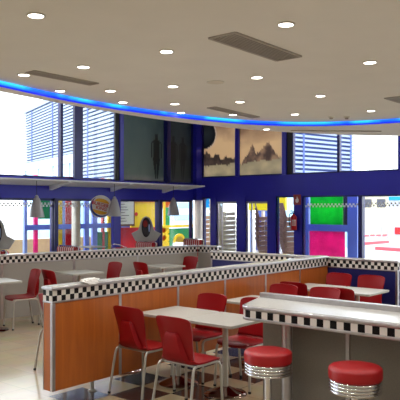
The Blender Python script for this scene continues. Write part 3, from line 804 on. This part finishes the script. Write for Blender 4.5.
# round-backed red chair with chrome hoop in the left booth
t = thing('tub_chair', 'round red tub chair with chrome hoop, left of the shield board', 'chair', (7.02, 6.75, 0))
t.scale = (0.78, 0.78, 1)
mb = MB(); rows = []
for z, r in ((0.42, 0.235), (0.6, 0.24), (0.76, 0.235)):
    rows.append([(r * math.cos(a), r * math.sin(a), z) for a in [math.radians(-20 + 220 * k / 18) for k in range(19)]])
mb.sheet(rows, 0.03); mb.build('backrest', M['redvinyl'], t, smooth=True)
MB().lathe([(0.01, 0.36), (0.2, 0.36), (0.215, 0.38), (0.215, 0.43), (0.19, 0.45), (0.01, 0.455)]).build('seat', M['redvinyl'], t, smooth=True)
MB().tube([(0.245 * math.cos(a), 0.245 * math.sin(a), 0.76 + 0.08 * math.sin(max(0, min(PI, (k - 2) / 14 * PI)))) for k, a in [(k, math.radians(-20 + 220 * k / 18)) for k in range(19)]], 0.012).build('chrome_hoop', M['chrome'], t, smooth=True)
MB().lathe([(0.2, 0), (0.2, 0.01), (0.04, 0.04), (0.03, 0.06), (0.03, 0.36)]).build('pedestal', M['chrome'], t, smooth=True)
# booth table with a grey top between the benches
bt = thing('booth_table', 'grey topped booth table in front of the left windows', 'table', (7.15, 7.9, 0))
MB().box(-0.24, -0.26, 0.72, 0.24, 0.26, 0.75).build('tabletop', M['tabletop'], bt, bevel=0.01)
MB().lathe([(0.22, 0), (0.22, 0.012), (0.05, 0.04), (0.03, 0.06), (0.03, 0.72)]).build('pedestal', M['steel'], bt, smooth=True)

# pendant lamps
def make_pendant():
    t = thing('pendant_lamp', '', 'lamp')
    mb = MB(); o_ = [(0.185, 0.0), (0.178, 0.05), (0.143, 0.22), (0.10, 0.38), (0.07, 0.46), (0.055, 0.47)]
    i_ = [(0.05, 0.46), (0.09, 0.37), (0.133, 0.21), (0.170, 0.05), (0.177, 0.0)]
    seg = 32; rings = [[mb.bm.verts.new((r * math.cos(2 * PI * k / seg), r * math.sin(2 * PI * k / seg), z)) for k in range(seg)] for r, z in o_ + i_]
    for i in range(len(rings) - 1):
        for k in range(seg): mb.bm.faces.new((rings[i][k], rings[i][(k + 1) % seg], rings[i + 1][(k + 1) % seg], rings[i + 1][k]))
    for k in range(seg): mb.bm.faces.new((rings[-1][k], rings[-1][(k + 1) % seg], rings[0][(k + 1) % seg], rings[0][k]))
    mb.build('lamp_shade', M['lampshade'], t, smooth=True)
    MB().lathe([(0.05, 0.462), (0.05, 0.50), (0.03, 0.53), (0.012, 0.54)], seg=20).build('cap', M['lampshade'], t, smooth=True)
    MB().tube([(0, 0, 0.53), (0, 0, 0.885)], 0.006, 6).build('cord', M['cord'], t)
    b = MB(); bmesh.ops.create_uvsphere(b.bm, u_segments=16, v_segments=10, radius=0.04, matrix=Matrix.Translation((0, 0, 0.28))); b.build('bulb', M['fitting'], t, smooth=True)
    return t
p0 = make_pendant(); PL = ['grey cone pendant lamp before the left windows, leftmost', 'grey cone pendant lamp beside the round window sign', 'grey cone pendant lamp nearest the corner, before the green panel']
for i, x in enumerate((5.98, 8.50, 10.86)):
    if i == 0: p0.location = (x, 8.55, 1.475); p0['label'] = PL[0]; p0['group'] = 'grey pendant lamps'
    else: dup(p0, (x, 8.55, 1.475), 0, PL[i], 'grey pendant lamps')

# ---------------------------------------------------------------- signs on glass and posts
def film(name, label, a, b, z0, h, side):
    mb = MB(); s = h / 2; n = int((b - a) / s); 
    for i in range(n):
        for r in range(2):
            if (i + r) % 2 == 0:
                p = a + i * s
                if side == 'L': mb.box(p, WY + 0.045, z0 + r * s, p + s, WY + 0.052, z0 + (r + 1) * s)
                else: mb.box(WX + 0.045, p, z0 + r * s, WX + 0.052, p + s, z0 + (r + 1) * s)
    o = mb.build(name, M['vinyl_white']); tag(o, label, 'window sticker')
film('checker_sticker', 'white checkered sticker strip along the left window glass', 4.9, 8.9, 1.73, 0.11, 'L')
film('checker_sticker', 'white checkered sticker strip on the glass before the green panel', 3.49, 5.22, 1.72, 0.11, 'R')
film('checker_sticker', 'white checkered sticker strip on the glass before the street', 1.3, 3.37, 1.74, 0.11, 'R')

def text_mesh(txt, size, ext):
    cu = bpy.data.curves.new('lettering', 'FONT'); cu.body = txt; cu.size = size; cu.extrude = ext; cu.align_x = 'CENTER'; cu.align_y = 'CENTER'
    cu.resolution_u = 3; cu.offset = size * 0.02
    tmp = bpy.data.objects.new('lettering', cu); COL.objects.link(tmp)
    dg = bpy.context.evaluated_depsgraph_get(); me = bpy.data.meshes.new_from_object(tmp.evaluated_get(dg))
    bpy.data.objects.remove(tmp); return me
sg = thing('round_sign', 'round white sign with red lettering and a blue crescent on left glass', 'sign', (8.30, WY - 0.32, 1.74), math.radians(-32))
R = 0.31
MB().prism([(R * math.cos(2 * PI * k / 40), 0.0, R * math.sin(2 * PI * k / 40)) for k in range(40)], (0, -0.012, 0)).build('disc', M['vinyl_white'], sg)
def bun(z0, up):
    pts = [(0.20 * math.cos(a), -0.013, z0 + up * 0.10 * math.sin(a)) for a in [PI * k / 20 for k in range(21)]]
    mb = MB(); mb.prism(pts, (0, -0.006, 0)); return mb
tilt = math.radians(-14)
for z0, up in ((0.115, 1), (-0.115, -1)):
    o = bun(z0, up).build('bun', M['logo_bun'], sg); o.rotation_euler = (0, -tilt, 0)
for txt, z in (('BURGER', 0.055), ('KING', -0.055)):
    me = text_mesh(txt, 0.125, 0.004); me.materials.append(M['logo_red'])
    o = bpy.data.objects.new('lettering', me); COL.objects.link(o); o.parent = sg
    o.location = (z * math.sin(-tilt) * -1, -0.020, z); o.rotation_euler = (PI / 2, -tilt, 0)
mb = MB(); cr = [(0.285 * math.cos(a), -0.013, 0.285 * math.sin(a)) for a in [math.radians(110 + 215 * k / 30) for k in range(31)]]
inn = [((0.285 - 0.055 * math.sin(PI * k / 30)) * math.cos(a), -0.013, (0.285 - 0.055 * math.sin(PI * k / 30)) * math.sin(a)) for k, a in [(k, math.radians(110 + 215 * k / 30)) for k in range(30, -1, -1)]]
for i in range(30):
    q = [cr[i], cr[i + 1], inn[29 - i], inn[30 - i]]
    mb.face(q); mb.face([(p[0], p[1] - 0.006, p[2]) for p in q])
mb.build('crescent', M['logo_blue'], sg)

fs = thing('safety_sign', 'small red square sign with a white flame above the extinguisher', 'sign', (WX - 0.055, 5.41, 1.79))
MB().box(-0.012, -0.125, 0, 0, 0.125, 0.30).build('plate', M['sign_red'], fs)
fl = [(0.0, 0.25), (-0.03, 0.19), (-0.055, 0.15), (-0.05, 0.09), (-0.02, 0.06), (0.02, 0.06), (0.05, 0.09), (0.055, 0.15), (0.035, 0.18), (0.02, 0.16)]
MB().prism([(-0.013, p[0], p[1]) for p in fl], (-0.003, 0, 0)).build('flame', M['sign_white'], fs)
ex = thing('fire_extinguisher', 'red fire extinguisher hanging on the blue post', 'fire extinguisher', (WX - 0.15, 5.47, 1.06))
MB().lathe([(0.07, 0), (0.088, 0.015), (0.09, 0.03), (0.09, 0.36), (0.075, 0.41), (0.035, 0.44), (0.03, 0.46)], seg=28).build('cylinder', M['ext_red'], ex, smooth=True)
MB().tube([(0, 0, 0.45), (0, 0, 0.50)], 0.025, 12).build('valve', M['black'], ex, smooth=True)
mb = MB(); mb.beam((0, -0.01, 0.50), (0, 0.11, 0.54), 0.025, 0.012); mb.beam((0, -0.01, 0.525), (0, 0.10, 0.575), 0.025, 0.012); mb.build('handle', M['black'], ex)
MB().tube(catmull([(-0.01, 0.02, 0.49), (-0.02, 0.12, 0.46), (-0.03, 0.135, 0.32), (-0.03, 0.125, 0.18), (-0.03, 0.10, 0.08)], 6), 0.012, 8).build('hose', M['black'], ex, smooth=True)
mb = MB()
mb.sheet([[(0.0915 * math.cos(a), 0.0915 * math.sin(a), z) for a in [math.radians(175 + 80 * k / 8) for k in range(9)]] for z in (0.13, 0.30)], 0.001)
lb = mb.build('label_sticker', M['sign_white'], ex); 
mb = MB()
for k in range(4): mb.sheet([[(0.0935 * math.cos(a), 0.0935 * math.sin(a), z) for a in [math.radians(180 + 70 * q / 6) for q in range(7)]] for z in (0.15 + k * 0.035, 0.165 + k * 0.035)], 0.001)
mb.build('print_lines', M['ext_red'], lb)
MB().box(0.075, -0.03, 0.2, 0.099, 0.03, 0.42).build('wall_bracket', M['black'], ex)

# ---------------------------------------------------------------- outside
MB().box(-40, -40, -0.14, 90, 90, -0.11).build('ground', M['asphalt'], kind='structure')
GZ = -0.11
# playground fence along the left windows: posts of different colours, rails and panels
pf = thing('playground_fence', 'multicoloured playground fence outside the left windows', 'fence', (8, 10.3, GZ))
for x, w, m, lab in ((6.86, 0.09, 'p_lightblue', None), (7.20, 0.10, 'p_pink', 'pink post'), (7.85, 0.08, 'p_lightblue', None), (8.0, 0.15, 'p_yellow', 'yellow post'), (8.14, 0.08, 'p_lightblue', None), (8.98, 0.16, 'p_blue', None), (9.28, 0.18, 'p_blue', None), (9.62, 0.08, 'p_red', 'red post'), (9.86, 0.1, 'p_yellow', 'yellow post')):
    MB().box(x - w / 2, 10.26, GZ, x + w / 2, 10.34, 2.6).build('post', M[m], pf, world=True, label=lab)
MB().box(6.82, 10.24, 1.10, 10.2, 10.36, 1.24).build('rail', M['p_blue'], pf, world=True)
MB().box(8.22, 10.28, GZ, 8.47, 10.33, 2.6).build('panel', M['p_red'], pf, world=True, label='tall red panel')
MB().box(9.36, 10.28, GZ, 10.2, 10.33, 0.98).build('panel', M['p_green'], pf, world=True, label='low green panel')
MB().box(7.3, 10.29, 1.40, 7.8, 10.32, 2.4).build('panel', M['p_green'], pf, world=True, label='high green panel')
lw = MB().box(3.0, 11.2, GZ, 10.4, 11.4, 0.80).build('garden_wall', M['beige_wall']); tag(lw, 'low beige wall outside the left windows', 'wall')
mbx = thing('menu_board', 'framed cream menu board with dark lines outside the windows', 'menu board', (10.8, 10.7, 1.1))
MB().box(10.2, 10.70, 1.12, 11.34, 10.75, 2.10).build('frame', M['frame_brown'], mbx, world=True)
sh = MB().box(10.26, 10.685, 1.18, 11.28, 10.70, 2.04).build('sheet', M['sheet'], mbx, world=True)
mb = MB()
for k in range(8): mb.box(10.36, 10.680, 1.27 + k * 0.09, 10.36 + random.uniform(0.5, 0.82), 10.685, 1.29 + k * 0.09)
o = mb.build('text_lines', M['ink'], sh)
for v in o.data.vertices: v.co -= Vector((10.8, 10.7, 1.1))
ph = thing('play_house', 'yellow and red playhouse wall outside, behind the shield board', 'playhouse', (11.5, 10.85, GZ))
MB().box(11.34, 10.80, 1.06, 12.55, 10.90, 1.90).build('upper_panel', M['p_yellow'], ph, world=True)
MB().box(10.35, 10.80, GZ, 12.55, 10.90, 1.06).build('lower_panel', M['p_red'], ph, world=True)
MB().box(11.34, 10.78, 1.90, 12.55, 10.92, 2.7).build('top_panel', M['p_orange'], ph, world=True)
MB().prism([(11.5 + 0.06 * math.cos(2 * PI * k / 20), 10.80, 1.50 + 0.06 * math.sin(2 * PI * k / 20)) for k in range(20)], (0, -0.02, 0)).build('red_knob', M['p_red'], ph, world=True)
for x in (11.34, 12.55): MB().tube([(x, 10.85, GZ), (x, 10.85, 2.7)], 0.05, 12).build('post', M['p_yellow'], ph, world=True)
cf = thing('climbing_frame', 'yellow and green climbing frame with round holes outside the corner', 'climbing frame', (13.3, 10.85, GZ))
mb = MB()      # panel with two round holes, built as a ring of faces around each hole
def holed(mb, x0, x1, z0, z1, y, r, n=24):
    cx, cz = (x0 + x1) / 2, (z0 + z1) / 2; O = []; I = []
    for k in range(n):
        a = 2 * PI * (k + 0.5) / n; c, s = math.cos(a), math.sin(a); q = min((x1 - x0) / 2 / max(1e-6, abs(c)), (z1 - z0) / 2 / max(1e-6, abs(s)))
        O.append((cx + c * q, cz + s * q)); I.append((cx + c * r, cz + s * r))
    for k in range(n):
        j = (k + 1) % n
        for yy in (y, y + 0.07): mb.face([(O[k][0], yy, O[k][1]), (O[j][0], yy, O[j][1]), (I[j][0], yy, I[j][1]), (I[k][0], yy, I[k][1])])
        mb.face([(I[k][0], y, I[k][1]), (I[j][0], y, I[j][1]), (I[j][0], y + 0.07, I[j][1]), (I[k][0], y + 0.07, I[k][1])])
for z in (0.52, 0.80): holed(mb, 12.63, 13.12, z - 0.0, z + 0.28, 10.82, 0.105)
mb.box(12.63, 10.82, GZ, 13.12, 10.89, 0.52); mb.build('holed_panel', M['p_yellow'], cf, world=True)
MB().box(12.63, 10.93, GZ, 13.12, 10.97, 1.08).build('backing_panel', M['p_orange'], cf, world=True)
arch = [(13.12, 0.98), (13.12, GZ), (13.30, GZ)] + [(13.62 - 0.32 * math.cos(PI * k / 16), 0.48 + 0.32 * math.sin(PI * k / 16)) for k in range(17)] + [(13.94, GZ), (14.4, GZ), (14.4, 0.98)]
mb = MB(); mb.prism([(p[0], 10.82, p[1]) for p in arch], (0, 0.07, 0)); mb.build('arch_panel', M['p_green'], cf, world=True)
mb = MB(); rows = [[(13.62 - r * math.cos(PI * k / 16), y, 0.48 + r * math.sin(PI * k / 16)) for k in range(17)] for r, y in ((0.32, 10.80), (0.25, 10.80), (0.25, 11.4))]
mb.sheet(rows, 0.02); mb.build('tunnel', M['p_yellow'], cf, world=True, smooth=True)
MB().box(12.6, 10.80, 1.02, 14.4, 10.92, 1.10).build('rail', M['p_yellow'], cf, world=True)
MB().tube([(12.90, 10.85, 1.0), (12.90, 10.85, 2.7)], 0.045, 12).build('post', M['p_yellow'], cf, world=True)
MB().box(12.98, 10.87, 1.10, 13.2, 10.93, 1.72).build('side_panel', M['p_green'], cf, world=True)
mb = MB(); bmesh.ops.create_uvsphere(mb.bm, u_segments=24, v_segments=14, radius=0.30, matrix=Matrix.Translation((13.32, 11.25, 1.98))); mb.build('roof_ball', M['p_orange'], cf, world=True, smooth=True)

def facade(name, label, p0, p1, th, z_top, z_louvre, slat, hang=0.10, glaz=True, mull=2.2, fill=0.62):
    "two storey block: glazed ground floor, horizontal louvres above; the seen face is on the right of travel"
    a = Vector((p0[0], p0[1], 0)); b = Vector((p1[0], p1[1], 0)); L = (b - a).length; ang = math.atan2(b.y - a.y, b.x - a.x)
    t = thing(name, label, 'building', (a.x, a.y, GZ), ang)
    MB().box(0, 0.15, 0, L, th, z_top).build('block', M['louvre_gap'], t)
    MB().box(0, 0.0, z_louvre - 0.35, L, 0.15, z_louvre).build('fascia', M['facade'], t)
    mb = MB(); z = z_louvre + slat * 0.5
    while z < z_top - 0.05:
        mb.beam((0, hang * 0.5, z), (L, hang * 0.5, z), hang, slat * fill); z += slat
    mb.build('louvres', M['louvre'], t)
    mb = MB(); mb.box(-0.05, -0.05, z_top - 0.1, L + 0.05, 0.16, z_top + 0.12); mb.build('coping', M['louvre'], t)
    if glaz:
        mb = MB(); mb.box(0, 0.05, 0, L, 0.14, z_louvre - 0.35); mb.build('glazing', M['glass_blue'], t)
        mb = MB(); x = 0
        while x < L: mb.box(x, 0.0, 0, x + 0.1, 0.14, z_louvre - 0.35); x += mull
        mb.build('mullions', M['facade'], t)
    x = 1.4
    while x < L:
        MB().box(x - 0.05, -0.02, z_louvre, x + 0.05, 0.0, z_top).build('louvre_post', M['louvre_gap'], t); x += 3.2
    return t
def W2(X, Y):      # metres right of / ahead of the standpoint, into room axes
    return (-3.467 + 0.6455 * X + 0.7638 * Y, -4.599 - 0.7638 * X + 0.6455 * Y)
f0 = W2(-8.77, 32.4); f1 = W2(-8.77 + 0.505 * 8.05, 32.4 - 0.863 * 8.05)
h0 = W2(-8.9 + 0.505 * 8.1, 31.95 - 0.863 * 8.1); h1 = W2(-8.9 + 0.505 * 11.9, 31.95 - 0.863 * 11.9)
facade('office_building', 'pale building with horizontal louvres outside the upper left windows', f0, f1, 2.5, 6.6, 4.0, 0.13)
facade('office_building', 'nearer louvred wing between the thick blue post and the misty poster', h0, h1, 1.2, 6.4, 2.6, 0.14)
g0 = W2(7.15 - 0.776 * 4.9, 30 - 0.63 * 4.9); g1 = W2(7.15, 30)
facade('office_building', 'louvred building outside the upper right windows', g0, g1, 1.5, 5.9, 2.9, 0.19, 0.12, True, 1.5, 0.5)
wb = thing('white_building', 'white building with window bands beyond the green climbing frame', 'building', (30, 24, GZ))
MB().box(27, 24, GZ, 33, 30, 3.6).build('block', M['facade'], wb, world=True)
for z in (0.9, 1.7, 2.4, 3.2):
    MB().box(27.3, 23.95, z, 32.7, 24.0, z + 0.35).build('window_band', M['glass_blue'], wb, world=True)
pb = thing('pale_building', 'pale overexposed building across the street at far left', 'building', (12, 24, GZ))
MB().box(7.0, 24, GZ, 14.5, 30, 3.0).build('block', M['facade'], pb, world=True)
for x in (7.6, 9.4, 11.2, 13.0):
    MB().box(x, 23.95, 0.7, x + 1.1, 24.0, 1.9).build('window_glass', M['glass_blue'], pb, world=True)

# stacked garden chairs behind the glass doors
def make_stack_chair(m, nm, label):
    t = thing(nm, label, 'chair')
    w = 0.225
    mb = MB(); mb.sheet([[(-0.20, -w, 0.405), (-0.20, w, 0.405)], [(0.0, -w, 0.405), (0.0, w, 0.405)], [(0.23, -w, 0.43), (0.23, w, 0.43)]], 0.02); mb.build('seat', m, t)
    mb = MB(); mb.sheet([[(-0.215, -w, 0.40), (-0.215, w, 0.40)], [(-0.275, -w, 0.62), (-0.275, w, 0.62)], [(-0.34, -w * 0.9, 0.86), (-0.34, w * 0.9, 0.86)]], 0.022); mb.build('backrest', m, t)
    for sy in (-1, 1):
        MB().prism([(-0.215, sy * w, 0.405), (-0.20, sy * w, 0.285), (0.20, sy * w, 0.31), (0.23, sy * w, 0.43)], (0, sy * 0.012, 0)).build('side_panel', m, t)
    for sx, sy in ((1, 1), (1, -1), (-1, 1), (-1, -1)):
        MB().tube([(sx * 0.30, sy * 0.262, 0), (sx * 0.18, sy * 0.2455, 0.41)], 0.0085, 8).build('leg', m, t)
    return t
ORD = ['lowest', 'second from below', 'third from below', 'fourth from below', 'fifth from below', 'sixth from below', 'seventh from below', 'eighth from below', 'ninth from below', 'tenth from below']
def stack(x, y, rz, n, dz, m, nm, lab, group, proto=None):
    for k in range(n):
        l = '%s, %s of its stack' % (lab, 'topmost' if k == n - 1 else ORD[k]); loc = (x, y, GZ + k * dz)
        if proto is None: proto = make_stack_chair(m, nm, l); proto.location = loc; proto.rotation_euler = (0, 0, rz); proto['group'] = group
        else: dup(proto, loc, rz, l, group)
    return proto
pr1 = stack(14.1, 8.98, -0.85, 9, 0.156, M['beige_plastic'], 'garden_chair', 'beige garden chair behind the left glass door', 'stacked beige garden chairs')
stack(14.55, 9.75, -0.8, 9, 0.156, None, '', 'beige garden chair behind the left door frame', 'stacked beige garden chairs', pr1)
pr2 = stack(14.1, 7.46, -0.9, 8, 0.158, M['wicker'], 'wicker_chair', 'brown wicker chair behind the right glass door', 'stacked brown wicker chairs')
stack(14.1, 6.48, -0.7, 8, 0.158, None, '', 'brown wicker chair behind the window by the extinguisher', 'stacked brown wicker chairs', pr2)
stack(14.9, 10.5, -0.8, 8, 0.158, None, '', 'brown wicker chair behind the corner window', 'stacked brown wicker chairs', pr2)
yb = MB().box(14.75, 7.1, 1.62, 14.85, 8.6, 2.6).build('yellow_board', mat('lemon_yellow', (250, 235, 20), 0.4)); tag(yb, 'bright yellow board high behind the right glass door', 'sign board')
for y in (7.15, 8.55): MB().tube([(0, y - 7.1, GZ - 1.62), (0, y - 7.1, 0)], 0.03, 10).build('leg', M['p_lightblue'], yb)
for c in yb.children:
    for v in c.data.vertices: v.co += Vector((14.8, 7.1, 1.62))
pp = MB().tube([(14.4, 7.75, GZ), (14.4, 7.75, 1.60)], 0.06, 14).build('pale_post', M['column'], smooth=True); tag(pp, 'pale upright post behind the right glass door', 'post')
cb = MB().box(15.75, 11.1, 1.72, 15.85, 11.75, 2.9).build('cyan_board', M['p_cyan']); tag(cb, 'bright cyan board high behind the corner window', 'sign board')
for y in (11.15, 11.7): MB().tube([(15.8, y, GZ), (15.8, y, 1.73)], 0.03, 10).build('leg', M['p_lightblue'], cb)
# green and magenta panels in a blue frame
gp = thing('play_booth', 'blue framed outdoor booth with green and magenta panels', 'play booth', (14, 5.1, GZ))
for y0, y1 in ((5.76, 5.98), (4.12, 4.44)): MB().box(13.95, y0, GZ, 14.10, y1, 2.6).build('post', M['p_blue'], gp, world=True)
for z0, z1 in ((1.00, 1.20), (2.45, 2.6), (GZ, 0.2)): MB().box(13.95, 4.44, z0, 14.10, 5.76, z1).build('rail', M['p_blue'], gp, world=True)
MB().box(14.0, 4.62, 1.20, 14.05, 5.72, 2.45).build('green_panel', M['p_lime'], gp, world=True)
MB().box(14.0, 4.56, 0.2, 14.05, 5.74, 1.0).build('magenta_panel', M['p_pink'], gp, world=True)
MB().box(14.0, 4.44, 1.20, 14.05, 4.60, 2.45).build('side_strip', M['window_dark'], gp, world=True)
# street on the right
cbd = thing('cream_building', 'cream building with dark windows across the street', 'building', (36, 14, GZ))
MB().box(38, 12.9, GZ, 46, 17.5, 2.5).build('block', M['cream_wall'], cbd, world=True)
MB().box(37.9, 12.85, 2.5, 46.1, 17.6, 2.7).build('roof_edge', M['facade'], cbd, world=True)
for y in (13.2, 14.1, 15.1, 15.9, 16.6): MB().box(37.95, y, 1.75, 38.0, y + 0.6, 2.3).build('window_glass', M['window_dark'], cbd, world=True)
kio = thing('white_kiosk', 'white kiosk with a blue stripe and red square at right edge', 'kiosk', (25, 7.0, GZ))
MB().box(25, 5.6, GZ, 28, 8.07, 2.4).build('block', M['facade'], kio, world=True)
MB().box(24.96, 5.6, 2.06, 25.0, 8.07, 2.22).build('stripe', M['p_cyan'], kio, world=True)
MB().box(24.96, 7.45, 0.5, 25.0, 7.78, 0.82).build('red_square', M['logo_red'], kio, world=True)
for i, (p, q, lab) in enumerate((((23.0, 7.7), (22.2, 5.4), 'nearest red painted kerb of the street outside'), ((25.3, 9.9), (28.6, 9.65), 'second red painted kerb across the road'), ((34.1, 13.8), (37.3, 12.6), 'farthest red painted kerb before the cream building'))):
    mb = MB(); mb.beam((p[0], p[1], GZ + 0.07), (q[0], q[1], GZ + 0.07), 0.3, 0.14); tag(mb.build('kerb', M['kerb_red']), lab, 'kerb')
# bicycle rack: hoops in front of the cream building
bk = thing('bicycle_rack', 'pale metal bicycle rack in front of the cream building', 'bicycle rack', (33.5, 12.6, GZ))
for k in range(4):
    y = 11.9 + k * 0.4
    MB().tube([(33.5, y, GZ), (33.5, y, 0.6)] + [(33.5 + 0.4 - 0.4 * math.cos(PI * q / 8), y, 0.6 + 0.3 * math.sin(PI * q / 8)) for q in range(9)] + [(34.3, y, GZ)], 0.03, 8).build('hoop', M['alu'], bk, world=True)
MB().box(33.4, 11.7, GZ, 34.4, 13.4, GZ + 0.05).build('base_plate', M['alu'], bk, world=True)

# ---------------------------------------------------------------- sky and exposure
su = bpy.data.lights.new('sun', 'SUN'); su.energy = 3.5; su.angle = math.radians(4); su.color = (1, 0.97, 0.92)
so = bpy.data.objects.new('sun', su); COL.objects.link(so); so.location = (-20, -20, 60)
so.rotation_euler = Vector((0.26, 0.20, -0.95)).to_track_quat('-Z', 'Y').to_euler()
w = bpy.data.worlds.new('sky'); SC.world = w; w.use_nodes = True
bg = w.node_tree.nodes['Background']; bg.inputs['Color'].default_value = (0.93, 0.97, 1.0, 1); bg.inputs['Strength'].default_value = 4.4
SC.view_settings.view_transform = 'Standard'; SC.view_settings.look = 'None'; SC.view_settings.gamma = 1.0; SC.view_settings.exposure = 0.10
SC.view_settings.use_curve_mapping = False
SC.cycles.max_bounces = 8; SC.cycles.transparent_max_bounces = 12
SC.cycles.use_denoising = True
SC.cycles.sample_clamp_indirect = 6.0
